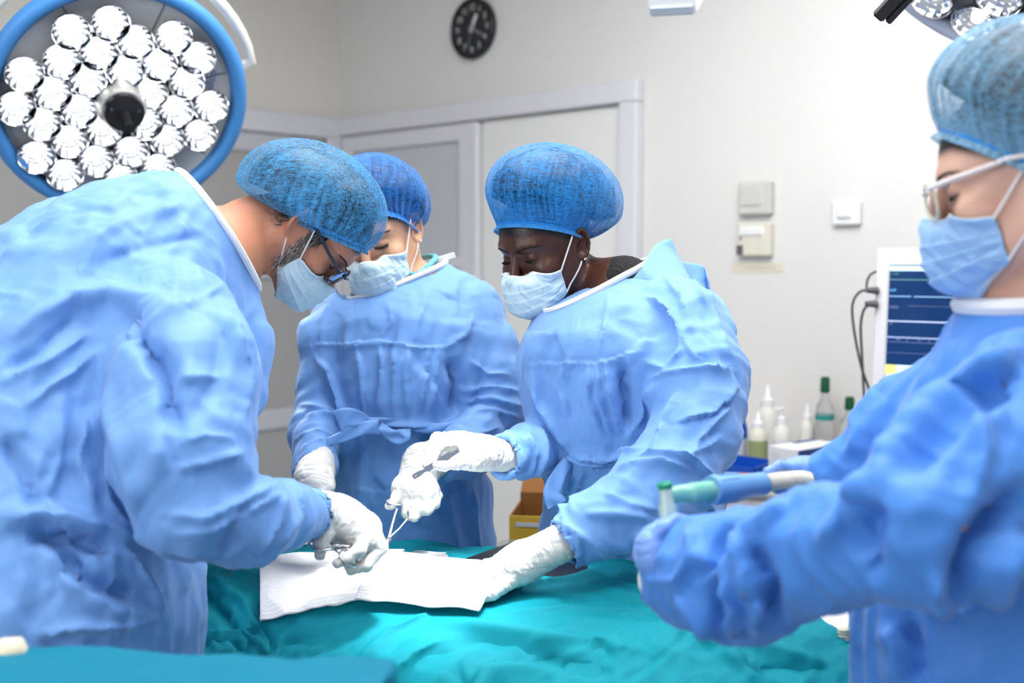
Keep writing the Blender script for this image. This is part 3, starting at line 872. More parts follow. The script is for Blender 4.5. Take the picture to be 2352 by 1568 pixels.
# ------------------------------------------------------------------ operating table, drapes and what lies on them
TAX = nrm([0.94, -0.34, 0]); TPE = np.array([-TAX[1], TAX[0], 0]); TC = np.array([0.0, 1.78, 0.0])
TEAL = mat('teal_cotton_drape', srgb(0, 142, 158), 0.75, spec=0.25, bump=[(900, 0.12), (30, 0.12)], var=(6, 0.05))
TEAL2 = mat('teal_cover', srgb(0, 116, 144), 0.75, spec=0.25, bump=[(900, 0.1), (24, 0.12)])
PAD = mat('black_vinyl', (0.02, 0.021, 0.026), 0.38, bump=[(140, 0.08), (18, 0.1)])


def tw(s, w, z):
    s = np.asarray(s); w = np.asarray(w)
    return TC + s[..., None] * TAX + w[..., None] * TPE + np.asarray(z)[..., None] * np.array([0, 0, 1.0])


TMX = np.eye(4); TMX[:3, 0] = TAX; TMX[:3, 1] = TPE; TMX[:3, 3] = TC
tb = thing('operating_table', 'operating table with black padded top under the teal drapes', 'table', tuple(TC))
MB().box((-0.6, -0.24, 0.80), (0.34, 0.24, 0.86), 0.015).build('mattress', PAD, tb, True, TMX)
MB().box((-0.6, -0.25, 0.76), (0.34, 0.25, 0.80), 0.005).build('top_plate', STEEL, tb, False, TMX)
MB().box((-0.12, -0.12, 0.12), (0.18, 0.12, 0.76), 0.02).build('column', mat('table_enamel', srgb(214, 218, 220), 0.35), tb, False, TMX)
MB().box((-0.45, -0.22, 0.0), (0.45, 0.22, 0.12), 0.03).build('base', _mats['table_enamel'], tb, False, TMX)

# cross-section of the draped patient, from the far hem over the crest to the near hem: (w, z)
PROF = np.array([(0.37, 0.42), (0.355, 0.60), (0.34, 0.80), (0.325, 0.92), (0.28, 0.955), (0.16, 0.965), (0.02, 0.985), (-0.08, 0.975), (-0.16, 0.945), (-0.235, 0.885), (-0.29, 0.80), (-0.325, 0.66), (-0.345, 0.5), (-0.36, 0.36)])
_L = np.concatenate([[0], np.cumsum(np.linalg.norm(np.diff(PROF, axis=0), axis=1))])


def prof_at(l):
    return np.interp(l, _L, PROF[:, 0]), np.interp(l, _L, PROF[:, 1])


def smooth_prof(l):
    w = z = 0
    for o_ in (-0.03, -0.015, 0, 0.015, 0.03):
        a, b_ = prof_at(np.clip(l + o_, 0, _L[-1])); w = w + a / 5; z = z + b_ / 5
    return w, z


def drape_surface(S, Lg, off=0.0, seed=0.0, amp=1.0):
    """S along the table, Lg along the section -> points"""
    w, z = smooth_prof(Lg)
    p = tw(S, w, z)
    sh = p.shape[:2]; q = p.reshape(-1, 3)
    s_, l_ = S.ravel(), Lg.ravel()
    t = np.stack([s_, l_, 0 * s_ + seed], 1)
    # how far down the near side (folds hang there) and how near the top (flat)
    side = np.clip((l_ - 0.98) / 0.22, 0, 1); far = np.clip((0.58 - l_) / 0.1, 0, 1)
    wrp = t + 0.05 * np.stack([noise3(t * 5), noise3(t * 5 + 9), 0 * s_], 1)
    dia = wrp.copy(); dia[:, 0] = wrp[:, 0] + 0.55 * (wrp[:, 1] - 0.9)
    hang = np.abs(noise3(np.stack([dia[:, 0] * 6.5, dia[:, 1] * 1.6, 0 * s_ + 3 + seed], 1)))
    hang2 = np.abs(noise3(np.stack([dia[:, 0] * 15, dia[:, 1] * 3.2, 0 * s_ + 7 + seed], 1)))
    d = (0.012 + 0.050 * side + 0.03 * far) * (0.45 - hang) * 1.2 + (0.008 + 0.018 * side) * (0.4 - hang2)
    cr = np.abs(noise3(wrp * np.array([13, 17, 1]) + 20)); d += 0.012 * (0.35 - cr)
    cr = np.abs(noise3(wrp * np.array([30, 24, 1]) + 40)); d += 0.005 * (0.35 - cr)
    d += facets(t * np.array([1, 1, 1]), 0.09, 0.05, 0.05, (1, 1.4, 1), 2 + seed)
    flat = np.exp(-(np.maximum(np.abs(s_ + 0.17) - 0.22, 0) / 0.06) ** 2 - (np.maximum(np.abs(l_ - 0.85) - 0.15, 0) / 0.04) ** 2)
    d *= 1 - 0.85 * flat
    # normals of the section
    e = 0.004
    w2, z2 = smooth_prof(Lg + e); dw, dz = (w2 - w).ravel(), (z2 - z).ravel()
    n = np.stack([dz, -dw], 1); n /= np.maximum(np.linalg.norm(n, axis=1), 1e-6)[:, None]
    n = -n if n[len(n) // 2, 1] < 0 else n
    q = q + (amp * d + off)[:, None] * (n[:, :1] * TPE + n[:, 1:] * np.array([0, 0, 1.0])) if not np.isscalar(off) or True else q
    rs = (q - TC) @ TAX; rw = (q - TC) @ TPE
    x_ = np.clip(((rw - 0.0) + 0.75 * (rs - 0.42)) / 0.07, 0, 1) * (rs > 0.25)
    q[:, 2] -= 0.16 * x_ * x_ * (3 - 2 * x_)
    return q.reshape(*sh, 3)


def stroke_disp(P, N, pts, width, amp, kind='ridge', dmin=0, dmax=9, taper=True):
    """amount to push vertices along a fold that runs through pixels pts; real relief on the cloth"""
    px, py, dd = proj(P)
    facing = ((P - CAM) * N).sum(1) < 0.05
    best = np.full(len(P), 1e9); sgn = np.zeros(len(P)); tt = np.zeros(len(P))
    L = [0]
    for a, b in zip(pts[:-1], pts[1:]): L.append(L[-1] + math.hypot(b[0] - a[0], b[1] - a[1]))
    for i, (a, b) in enumerate(zip(pts[:-1], pts[1:])):
        bx, by = b[0] - a[0], b[1] - a[1]; l2 = bx * bx + by * by
        t = np.clip(((px - a[0]) * bx + (py - a[1]) * by) / l2, 0, 1)
        ex_, ey_ = px - a[0] - t * bx, py - a[1] - t * by
        e = np.hypot(ex_, ey_); m = e < best
        best = np.where(m, e, best); sgn = np.where(m, np.sign(bx * ey_ - by * ex_), sgn)
        tt = np.where(m, (L[i] + t * math.sqrt(l2)) / L[-1], tt)
    env = np.clip(np.minimum(tt, 1 - tt) * 5 + 0.15, 0, 1) if taper else 1.0
    x = best / width
    if kind == 'ridge': pr = np.exp(-x * x)
    elif kind == 'crease': pr = -np.exp(-1.6 * x)
    elif kind == 'sharp': pr = np.exp(-1.6 * x)
    elif kind == 'step': pr = np.where(sgn > 0, np.exp(-0.7 * x), -0.35 * np.exp(-1.2 * x))
    else: pr = np.exp(-x * x)
    return amp * pr * env * facing * (dd > dmin) * (dd < dmax)


def sheet_strokes(P, strokes):
    a, b = P.shape[:2]; q = P.reshape(-1, 3); F = grid_faces(a, b); N = vnormals(q, F)
    if N[:, 2].mean() < 0: N = -N
    d = np.zeros(len(q))
    for s in strokes: d += stroke_disp(q, N, *s)
    return (q + d[:, None] * N).reshape(P.shape)


def grid_faces(a, b):
    i = np.arange(a - 1)[:, None] * b + np.arange(b - 1)[None]
    return np.stack([i, i + 1, i + 1 + b, i + b], -1).reshape(-1, 4)


def sheet(P, name, m, parent, thick=0.0015):
    a, b = P.shape[:2]
    o = mesh_obj(name, P.reshape(-1, 3), grid_faces(a, b), m, parent)
    md = o.modifiers.new('thickness', 'SOLIDIFY'); md.thickness = thick; md.offset = -1
    return o


DS1 = [([(430, 1330), (520, 1420), (560, 1500)], 14, -0.012, 'ridge'), ([(470, 1320), (560, 1380), (620, 1480)], 12, 0.010, 'ridge'), ([(560, 1385), (640, 1445), (760, 1470), (900, 1460)], 16, -0.018, 'ridge'),
       ([(600, 1412), (720, 1424), (850, 1420), (960, 1412)], 9, 0.008, 'ridge'), ([(540, 1440), (600, 1480), (640, 1530)], 10, 0.009, 'sharp'), ([(690, 1520), (760, 1460), (800, 1440)], 9, 0.010, 'sharp'),
       ([(720, 1530), (800, 1470), (850, 1450)], 10, -0.011, 'crease'), ([(400, 1310), (460, 1330), (560, 1340)], 8, 0.006, 'sharp'), ([(440, 1400), (480, 1450), (500, 1500)], 9, 0.007, 'sharp')]
DS2 = [([(820, 1515), (900, 1450), (1000, 1405)], 10, 0.010, 'sharp'), ([(1010, 1425), (1150, 1445), (1300, 1470), (1500, 1500)], 16, 0.011, 'ridge'), ([(1050, 1475), (1200, 1495), (1400, 1545)], 18, -0.015, 'ridge'),
       ([(1150, 1410), (1300, 1395), (1500, 1405)], 10, 0.006, 'sharp'), ([(1480, 1350), (1560, 1420), (1640, 1500)], 14, -0.011, 'ridge'), ([(1500, 1400), (1650, 1480), (1750, 1560)], 14, 0.011, 'ridge'),
       ([(1720, 1480), (1800, 1500), (1900, 1530)], 14, 0.012, 'ridge'), ([(1700, 1520), (1800, 1540), (1900, 1560)], 14, -0.016, 'ridge'), ([(880, 1560), (950, 1500), (1020, 1470)], 10, 0.008, 'sharp'), ([(1250, 1520), (1350, 1500), (1450, 1440)], 12, 0.008, 'ridge')]
S, Lg = np.meshgrid(np.linspace(-0.66, 0.60, 270), np.linspace(0.0, _L[-1], 330), indexing='ij')
dp = tag(sheet(sheet_strokes(drape_surface(S, Lg, np.zeros(S.size)), DS1), 'surgical_drape', TEAL, None), 'teal cotton drape covering the patient on the operating table', 'drape')
# second drape over the right half; its left edge runs obliquely and its far edge is turned
u, v = np.meshgrid(np.linspace(0, 1, 230), np.linspace(0, 1, 260), indexing='ij')
L2 = 0.70 + v * (_L[-1] - 0.08 - 0.70)
edge = 0.10 - 0.62 * np.clip((L2 - 0.80) / 0.3, 0, 1.0) ** 1.2 + 0.012 * np.sin(L2 * 25)
S2 = edge + u * (0.615 - edge)
L2b = L2 - 0.10 * u * (1 - v)
lift = 0.008 + 0.010 * np.exp(-((u.ravel()) / 0.05) ** 2) + 0.012 * np.exp(-(v.ravel() / 0.05) ** 2) * (0.6 + np.sin(u.ravel() * 17)) 
tag(sheet(sheet_strokes(drape_surface(S2, L2b, lift, 5.5, 1.1), DS2), 'surgical_drape', TEAL, None), 'second teal drape folded over the right half of the patient', 'drape')


def drape_z(x, y):
    """height of the drape under a point"""
    r = np.stack([x, y], -1) - TC[:2]
    w = r @ TPE[:2]
    ls = np.linspace(_L[3], _L[-4], 200); ww, zz = smooth_prof(ls)
    return np.interp(w.ravel(), ww[::-1], zz[::-1]).reshape(w.shape)


GAUZE = mat('white_gauze', (0.86, 0.86, 0.87), 0.85, spec=0.1, bump=[(500, 0.2)])


def bilin(c, n, m):
    u_, v_ = np.meshgrid(np.linspace(0, 1, n), np.linspace(0, 1, m), indexing='ij')
    c = [np.array(p, float) for p in c]
    return (c[0] * ((1 - u_) * (1 - v_))[..., None] + c[1] * (u_ * (1 - v_))[..., None] + c[2] * (u_ * v_)[..., None] + c[3] * ((1 - u_) * v_)[..., None]), u_, v_


def gauze(corners, label, lift, n=90, m=70, curl=0.0, seed=0):
    P, u_, v_ = bilin([on_plane_z(a, b, 0.985) for a, b in corners], n, m)
    z = drape_z(P[..., 0], P[..., 1])
    t = np.stack([u_.ravel() * 5, v_.ravel() * 4, 0 * u_.ravel() + seed], 1)
    rp = 0.0012 * np.sin(v_ * 150 + 2 * noise3(t).reshape(u_.shape)) + 0.006 * (0.4 - np.abs(noise3(t * 0.8 + 4))).reshape(u_.shape)
    P[..., 2] = z + lift + rp + curl * np.clip((v_ - 0.55) / 0.45, 0, 1) ** 1.5 + curl * 0.25 * np.clip((u_ - 0.8) / 0.2, 0, 1)
    return tag(sheet(P, 'gauze_sheet', GAUZE, None, 0.002), label, 'gauze')


gauze([(597, 1368), (850, 1368), (930, 1290), (598, 1302)], 'flat white gauze sheet lying on the drape under the hand with scissors', 0.024, seed=1)
gauze([(815, 1368), (1100, 1396), (1190, 1335), (880, 1300)], 'crumpled white gauze pad under the outstretched gloved hand', 0.027, seed=3)
# raised flap of gauze standing up behind
P, u_, v_ = bilin([Q(900, 1330, 1.90), Q(1090, 1362, 1.86), Q(1068, 1328, 1.93), Q(905, 1291, 1.98)], 60, 40)
P2, _, _ = bilin([Q(905, 1291, 1.98), Q(1068, 1328, 1.93), Q(1022, 1263, 1.99), Q(925, 1276, 2.03)], 60, 40)
PP = np.concatenate([P, P2[:, 1:]], 1); n_, m_ = PP.shape[:2]
uu, vv = np.meshgrid(np.linspace(0, 1, n_), np.linspace(0, 1, m_), indexing='ij')
PP[..., 2] += 0.0015 * np.sin(vv * 120 + uu * 4) + 0.004 * np.sin(uu * 5) * vv
tag(sheet(PP, 'gauze_sheet', GAUZE, None, 0.0015), 'white gauze strip with its end raised in front of the standing woman', 'gauze')

# padded arm board
aa = Q(1062, 1281, 2.00); ab = Q(1176, 1229, 2.17); ac = Q(1500, 1358, 1.78)
AX = nrm((ac - aa) * np.array([1, 1, 0])); 
AM = frame(np.array([aa[0], aa[1], aa[2]]), (0, 0, 1), AX)
wA = abs((ab - aa) @ AM[:3, 1]); lA = (ac - aa) @ AX + 0.05
bd = thing('arm_board', 'black padded arm board resting beside the table behind the gloved forearm', 'arm board', tuple(aa - np.array([0, 0, 0.06])))
MB().box((0, 0, -0.042), (lA, wA, 0.0), 0.006).build('pad', PAD, bd, True, AM)
MB().box((0.01, 0.01, -0.06), (lA - 0.01, wA - 0.01, -0.0425), 0.002).build('support_plate', STEEL, bd, False, AM)
MB().tube([(lA * 0.5, wA * 0.5, -0.06), (lA * 0.5, wA * 0.5, -0.16), (lA * 0.45, -0.12, -0.17)], 0.014, 10).build('bracket', STEEL, bd, True, AM)

# covered instrument stand in the left foreground
tz = 1.075
c0 = on_plane_z(30, 1487, tz); c1 = on_plane_z(885, 1521, tz); ex = nrm(c1 - c0); ey = np.cross(ex, [0, 0, 1.0])    # ey towards the camera
TL = np.linalg.norm(c1 - c0)
st = thing('instrument_stand', 'instrument stand under a teal cover in the left foreground', 'stand', (c0[0] + 0.2, c0[1] - 0.2, 0))
u, v = np.meshgrid(np.linspace(-0.16, 1.10, 130), np.linspace(-0.42, 1.5, 150), indexing='ij')
uu = np.clip(u, 0, 1); vv = np.clip(v, 0, 1); du = np.abs(u - uu); dv = np.abs(v - vv)
D_ = 0.32
P = c0 + (uu * TL)[..., None] * ex + (vv * D_)[..., None] * ey
out = np.maximum(du * TL, dv * D_)
t = np.stack([u.ravel() * 6, v.ravel() * 5, 0 * u.ravel()], 1)
nz = noise3(t).reshape(u.shape)
hang = np.clip(out / 0.02, 0, 1)
P = P + (np.sign(u - uu) * np.minimum(du * TL, 0.012 + 0.02 * nz * hang))[..., None] * ex + (np.sign(v - vv) * np.minimum(dv * D_, 0.012 + 0.03 * nz * hang))[..., None] * ey
P[..., 2] -= np.maximum(out - 0.008, 0)
P[..., 2] += 0.005 * nz * (1 - hang) + 0.002 * np.sin(u * 9 + 3 * v)
sheet(P, 'cover_cloth', TEAL2, st, 0.002)
SMX = np.eye(4); SMX[:3, 0] = ex; SMX[:3, 1] = ey; SMX[:3, 3] = c0
MB().box((0.01, 0.01, -0.025), (TL - 0.01, D_ - 0.01, -0.006), 0.004).build('tray', STEEL, st, False, SMX)
MB().tube([(TL * 0.3, D_ * 0.5, -0.03), (TL * 0.3, D_ * 0.5, -tz + 0.05)], 0.016, 12).build('post', STEEL, st, True, SMX)
MB().tube([(0.0, D_ * 0.5, -tz + 0.03), (TL * 0.9, D_ * 0.5, -tz + 0.03)], 0.018, 10).build('base_bar', STEEL, st, True, SMX)
MB().tube([(0.02, 0.0, -tz + 0.03), (0.02, D_, -tz + 0.03)], 0.018, 10).build('base_bar', STEEL, st, True, SMX)
kb = Q(0, 1510, 1.24)
kn = tag(MB().lathe([(0.0001, -0.03), (0.014, -0.026), (0.018, -0.01), (0.019, 0.01), (0.013, 0.027), (0.0001, 0.03)], 18).build('clamp_knob', mat('beige_plastic', srgb(232, 218, 190), 0.4), st, True, frame(kb, nrm([1, 0.3, 0.35]))), 'x', 'x')
del kn['category']; kn['label'] = 'rounded beige clamp knob at the left edge'

# ------------------------------------------------------------------ breathing circuit held by the anaesthetist
ELBM = mat('clear_green_plastic', srgb(150, 226, 206), 0.15, trans=0.35, spec=0.5)
CLG = mat('frosted_clear', srgb(206, 236, 232), 0.2, trans=0.4)
GCAP = mat('green_cap', srgb(20, 150, 110), 0.35)
BCON = mat('blue_grey_connector', srgb(110, 160, 208), 0.4)
HOSE = mat('cream_hose', srgb(226, 222, 206), 0.35)
cn = thing('breathing_circuit', 'clear green airway elbow with a blue connector and corrugated hose', 'breathing circuit', tuple(Q(1530, 1128, 1.39)))
px_m = 1.42 / FPX
MB().tube([Q(1528, 1120, 1.385), Q(1533, 1160, 1.38), Q(1533, 1161, 1.38), Q(1540, 1225, 1.37)], [15 * px_m, 17 * px_m, 21 * px_m, 19 * px_m], 20).build('elbow_stem', CLG, cn, True)
MB().tube([Q(1530, 1138, 1.385), Q(1560, 1133, 1.395), Q(1583, 1131, 1.40), Q(1586, 1131, 1.40), Q(1650, 1124, 1.42)], [17 * px_m, 20 * px_m, 20 * px_m, 23 * px_m, 23 * px_m], 20).build('elbow_arm', ELBM, cn, True)
MB().tube([Q(1528, 1121, 1.384), Q(1526, 1112, 1.384), Q(1525, 1107, 1.384)], [16 * px_m, 18 * px_m, 14 * px_m], 16).build('port_cap', GCAP, cn, True)
cc = MB().tube([Q(1632, 1125, 1.415), Q(1642, 1124, 1.42), Q(1643, 1124, 1.42), Q(1700, 1118, 1.44), Q(1703, 1117, 1.44), Q(1752, 1111, 1.46)], [32 * px_m, 35 * px_m, 32 * px_m, 32 * px_m, 29 * px_m, 28 * px_m], 24).build('connector', BCON, cn, True)
for k in range(8):
    a = 2 * math.pi * k / 8
    o_ = (math.cos(a) * UPV + math.sin(a) * FWD) * 32.5 * px_m
    MB().tube([Q(1652, 1123, 1.423) + o_, Q(1695, 1118.5, 1.438) + o_], 2.6 * px_m, 6).build('grip_rib', BCON, cc, True)
pts = spline([Q(1748, 1111, 1.46), Q(1800, 1103, 1.475), Q(1860, 1105, 1.50), Q(1930, 1150, 1.54), Q(1985, 1260, 1.58), Q(1990, 1400, 1.62)], 240)
MB().tube(pts, [(19 + 2.6 * math.sin(i * 1.05)) * px_m for i in range(len(pts))], 16).build('corrugated_hose', HOSE, cn, True)
MB().tube(spline([Q(1536, 1200, 1.375), Q(1505, 1203, 1.375), Q(1486, 1222, 1.37), Q(1488, 1250, 1.36)], 16), 0.0028, 8).build('pilot_line', CLG, cn, True)

# white side cart with folded corrugated hoses beyond the right end of the table
zc2 = 0.925
q0 = on_plane_z(1812, 1424, zc2); q1 = on_plane_z(1935, 1450, zc2)
SX = nrm(q1 - q0)
SM = frame(q0 + 0.11 * np.cross([0, 0, 1.0], SX) - 0.0 * SX, (0, 0, 1), SX)
ca2 = thing('side_cart', 'white topped equipment cart behind the anaesthetist\'s arm', 'cart', (SM[0, 3], SM[1, 3], 0))
MB().box((-0.03, -0.12, -0.022), (0.34, 0.14, 0.0), 0.006).build('cart_top', WHITEP, ca2, False, SM)
MB().box((0.0, -0.10, -0.30), (0.32, 0.12, -0.0225)).build('drawer_box', mat('charcoal_enamel', srgb(70, 66, 66), 0.5), ca2, False, SM)
MB().box((0.02, -0.08, -zc2 + 0.06), (0.30, 0.10, -0.301)).build('lower_body', WHITEP, ca2, False, SM)
for sx in (0.04, 0.28):
    for sy in (-0.06, 0.08):
        MB().lathe([(0.0001, 0), (0.028, 0.004), (0.028, 0.052), (0.0001, 0.059)], 14).build('castor', BLACK, ca2, True, SM @ np.array([[1, 0, 0, sx], [0, 1, 0, sy], [0, 0, 1, -zc2], [0, 0, 0, 1.0]]))
hs = thing('hose_bundle', 'folded cream corrugated hose hanging at the right end of the table', 'hose', tuple(Q(1965, 1500, 1.56)))
for k, (xa, ya, xb, yb) in enumerate(((1940, 1442, 1956, 1560), (1966, 1440, 1984, 1562))):
    pts = spline([Q(xa, ya, 1.56), Q((xa + xb) / 2 - 2, (ya + yb) / 2, 1.56), Q(xb, yb, 1.57), Q(xb, yb + 120, 1.6)], 120)
    MB().tube(pts, [(15 + 2.4 * math.sin(i * 1.2)) * 1.56 / FPX for i in range(len(pts))], 14).build('hose_run', HOSE, hs, True)

# ------------------------------------------------------------------ people: shared builders
def skin_mat(name, col, blush, rough=0.48):
    m = mat(name, col, rough, spec=0.45, bump=[(420, 0.10)])
    nt = m.node_tree; b = nt.nodes['Principled BSDF']
    at = nd(nt, 'ShaderNodeAttribute', attribute_name='hair')
    tc = nd(nt, 'ShaderNodeTexCoord')
    n = nd(nt, 'ShaderNodeTexNoise', Scale=26.0, Detail=5.0)
    nt.links.new(tc.outputs['Object'], n.inputs['Vector'])
    rp = nd(nt, 'ShaderNodeMapRange'); rp.inputs[1].default_value = 0.35; rp.inputs[2].default_value = 0.7
    nt.links.new(n.outputs['Fac'], rp.inputs[0])
    m1 = nd(nt, 'ShaderNodeMix', data_type='RGBA'); m1.inputs[6].default_value = (*col, 1); m1.inputs[7].default_value = (*blush, 1)
    nt.links.new(rp.outputs[0], m1.inputs[0])
    m2 = nd(nt, 'ShaderNodeMix', data_type='RGBA'); m2.inputs[7].default_value = (0.012, 0.009, 0.007, 1)
    nt.links.new(at.outputs['Fac'], m2.inputs[0]); nt.links.new(m1.outputs[2], m2.inputs[6])
    nt.links.new(m2.outputs[2], b.inputs['Base Color'])
    return m


def gown_mat(name, col):
    m = mat(name, col, 0.52, spec=0.35, sheen=0.25, bump=[(1500, 0.10), (30, 0.14, (1, 1, 0.6))])
    nt = m.node_tree; b = nt.nodes['Principled BSDF']
    tc = nd(nt, 'ShaderNodeTexCoord'); prev = b.inputs['Normal'].links[0].from_node
    for sc, st, str_, ro, inv in ((8.0, (1, 1, 0.25), 0.24, (0.3, 0.4, 0), False), (15.0, (1, 1, 0.3), 0.22, (-0.5, -0.45, 0.3), True)):
        mp = nd(nt, 'ShaderNodeMapping'); mp.inputs['Scale'].default_value = st; mp.inputs['Rotation'].default_value = ro
        n = nd(nt, 'ShaderNodeTexNoise', Scale=sc, Detail=0.5, Distortion=0.5)
        a1 = nd(nt, 'ShaderNodeMath', operation='SUBTRACT'); a1.inputs[1].default_value = 0.5
        a2 = nd(nt, 'ShaderNodeMath', operation='ABSOLUTE')
        a3 = nd(nt, 'ShaderNodeMath', operation='POWER'); a3.inputs[1].default_value = 0.75
        bp = nd(nt, 'ShaderNodeBump', Strength=str_, Distance=0.02); bp.invert = inv
        nt.links.new(tc.outputs['Object'], mp.inputs[0]); nt.links.new(mp.outputs[0], n.inputs[0]); nt.links.new(n.outputs['Fac'], a1.inputs[0])
        nt.links.new(a1.outputs[0], a2.inputs[0]); nt.links.new(a2.outputs[0], a3.inputs[0]); nt.links.new(a3.outputs[0], bp.inputs['Height'])
        nt.links.new(prev.outputs[0], bp.inputs['Normal']); prev = bp
    nt.links.new(prev.outputs[0], b.inputs['Normal'])
    out = [x for x in nt.nodes if x.type == 'OUTPUT_MATERIAL'][0]
    tl = nd(nt, 'ShaderNodeBsdfTranslucent'); tl.inputs[0].default_value = (*[c * 0.9 for c in col], 1)
    mx = nd(nt, 'ShaderNodeMixShader'); mx.inputs[0].default_value = 0.15
    nt.links.new(b.outputs[0], mx.inputs[1]); nt.links.new(tl.outputs[0], mx.inputs[2]); nt.links.new(mx.outputs[0], out.inputs[0])
    return m


def cap_mat(name, col, dens):
    """thin non-woven fabric: fibres with gaps between them, denser where it is gathered"""
    m = bpy.data.materials.new(name); m.use_nodes = True; nt = m.node_tree; nt.nodes.clear()
    out = nd(nt, 'ShaderNodeOutputMaterial')
    df = nd(nt, 'ShaderNodeBsdfPrincipled'); df.inputs['Base Color'].default_value = (*col, 1); df.inputs['Roughness'].default_value = 0.6
    df.inputs['Sheen Weight'].default_value = 0.3
    tl = nd(nt, 'ShaderNodeBsdfTranslucent'); tl.inputs[0].default_value = (*col, 1)
    m1 = nd(nt, 'ShaderNodeMixShader'); m1.inputs[0].default_value = 0.25
    tr = nd(nt, 'ShaderNodeBsdfTransparent')
    m2 = nd(nt, 'ShaderNodeMixShader')
    tc = nd(nt, 'ShaderNodeTexCoord')
    fac = None
    for sc, st, w in ((620, (1, 0.07, 1), 0.75), (560, (0.07, 1, 0.4), 0.75), (300, (0.3, 0.3, 1), 0.5), (15, (1, 1, 1), 0.6)):
        mp = nd(nt, 'ShaderNodeMapping'); mp.inputs['Scale'].default_value = st
        n = nd(nt, 'ShaderNodeTexNoise', Scale=float(sc), Detail=1.0, Distortion=0.0)
        nt.links.new(tc.outputs['Object'], mp.inputs[0]); nt.links.new(mp.outputs[0], n.inputs[0])
        a = nd(nt, 'ShaderNodeMath', operation='MULTIPLY_ADD'); a.inputs[1].default_value = w * 1.2; a.inputs[2].default_value = -w * 0.6
        nt.links.new(n.outputs['Fac'], a.inputs[0])
        if fac is not None:
            s = nd(nt, 'ShaderNodeMath', operation='ADD'); nt.links.new(fac.outputs[0], s.inputs[0]); nt.links.new(a.outputs[0], s.inputs[1]); a = s
        fac = a
    at = nd(nt, 'ShaderNodeAttribute', attribute_name='gather')
    s = nd(nt, 'ShaderNodeMath', operation='ADD'); nt.links.new(fac.outputs[0], s.inputs[0]); nt.links.new(at.outputs['Fac'], s.inputs[1])
    s2 = nd(nt, 'ShaderNodeMath', operation='ADD', use_clamp=True); s2.inputs[1].default_value = dens; nt.links.new(s.outputs[0], s2.inputs[0])
    nt.links.new(df.outputs[0], m1.inputs[1]); nt.links.new(tl.outputs[0], m1.inputs[2])
    nt.links.new(s2.outputs[0], m2.inputs[0]); nt.links.new(tr.outputs[0], m2.inputs[1]); nt.links.new(m1.outputs[0], m2.inputs[2])
    nt.links.new(m2.outputs[0], out.inputs[0])
    return m


GOWN = gown_mat('blue_nonwoven_gown', srgb(122, 174, 243))
GOWN_D = gown_mat('shaded_blue_gown', srgb(76, 144, 232))  # same blue gown cloth, its weaker light put into a darker colour
WHITEF = mat('white_binding', srgb(236, 238, 244), 0.7)
MASKM = mat('face_mask_fabric', srgb(208, 234, 246), 0.7, sheen=0.2, bump=[(700, 0.15)])
MASKW = mat('mask_white_edge', srgb(232, 240, 246), 0.7)
MASKD = mat('face_mask_blue', srgb(156, 196, 242), 0.7, sheen=0.2, bump=[(700, 0.15)])
MASKS = mat('mask_stitching', srgb(150, 186, 206), 0.7)
LOOP = mat('ear_loop_elastic', srgb(240, 240, 242), 0.7)
GLOVEW = mat('white_latex_glove', srgb(214, 214, 212), 0.42, spec=0.4, bump=[(70, 0.45, (0.35, 1, 1)), (260, 0.08)])
GLOVEB = mat('blue_nitrile_glove', srgb(122, 162, 234), 0.4, spec=0.4, bump=[(60, 0.25, (1, 0.4, 1)), (260, 0.05)])
CAPB = cap_mat('cap_bright_blue', srgb(44, 156, 238), 0.50)
CAPM = cap_mat('cap_sheer_blue', srgb(70, 166, 226), 0.44)
CAPA = cap_mat('cap_blue', srgb(28, 132, 222), 0.52)
CAPD = cap_mat('cap_pale_blue', srgb(130, 184, 220), 0.42)
CAPEDGE = mat('cap_elastic', srgb(30, 140, 230), 0.6)
HAIRD = mat('dark_hair', (0.014, 0.010, 0.008), 0.4, spec=0.5)
HAIRG = mat('grey_hair', srgb(176, 166, 156), 0.45)
LASH = mat('lash_black', (0.008, 0.006, 0.006), 0.5)
SCRUB = mat('scrub_trousers', srgb(60, 110, 180), 0.7)
SHOE = mat('clog_white', srgb(225, 226, 228), 0.4)


def head_matrix(yaw, pitch, roll, scale, anchor_local, anchor_world):
    ps, de, ro = map(math.radians, (yaw, pitch, roll))
    fh = np.array([-math.sin(ps), -math.cos(ps), 0]); r = np.array([-math.cos(ps), math.sin(ps), 0]); z = np.array([0, 0, 1.0])
    f = math.cos(de) * fh - math.sin(de) * z; u = math.sin(de) * fh + math.cos(de) * z
    u2 = math.cos(ro) * u + math.sin(ro) * r; r2 = math.cos(ro) * r - math.sin(ro) * u
    R = np.stack([r2, f, u2], 1)
    H = np.eye(4); H[:3, :3] = R * scale; H[:3, 3] = np.asarray(anchor_world) - R @ (np.asarray(anchor_local) * scale)
    return H, R, scale


def to_local(p, Hd):
    H, R, s = Hd
    return ((p - H[:3, 3].astype(np.float32)) @ R.astype(np.float32)) / s


def to_world(q, Hd):
    return np.asarray(q) @ Hd[0][:3, :3].T + Hd[0][:3, 3]


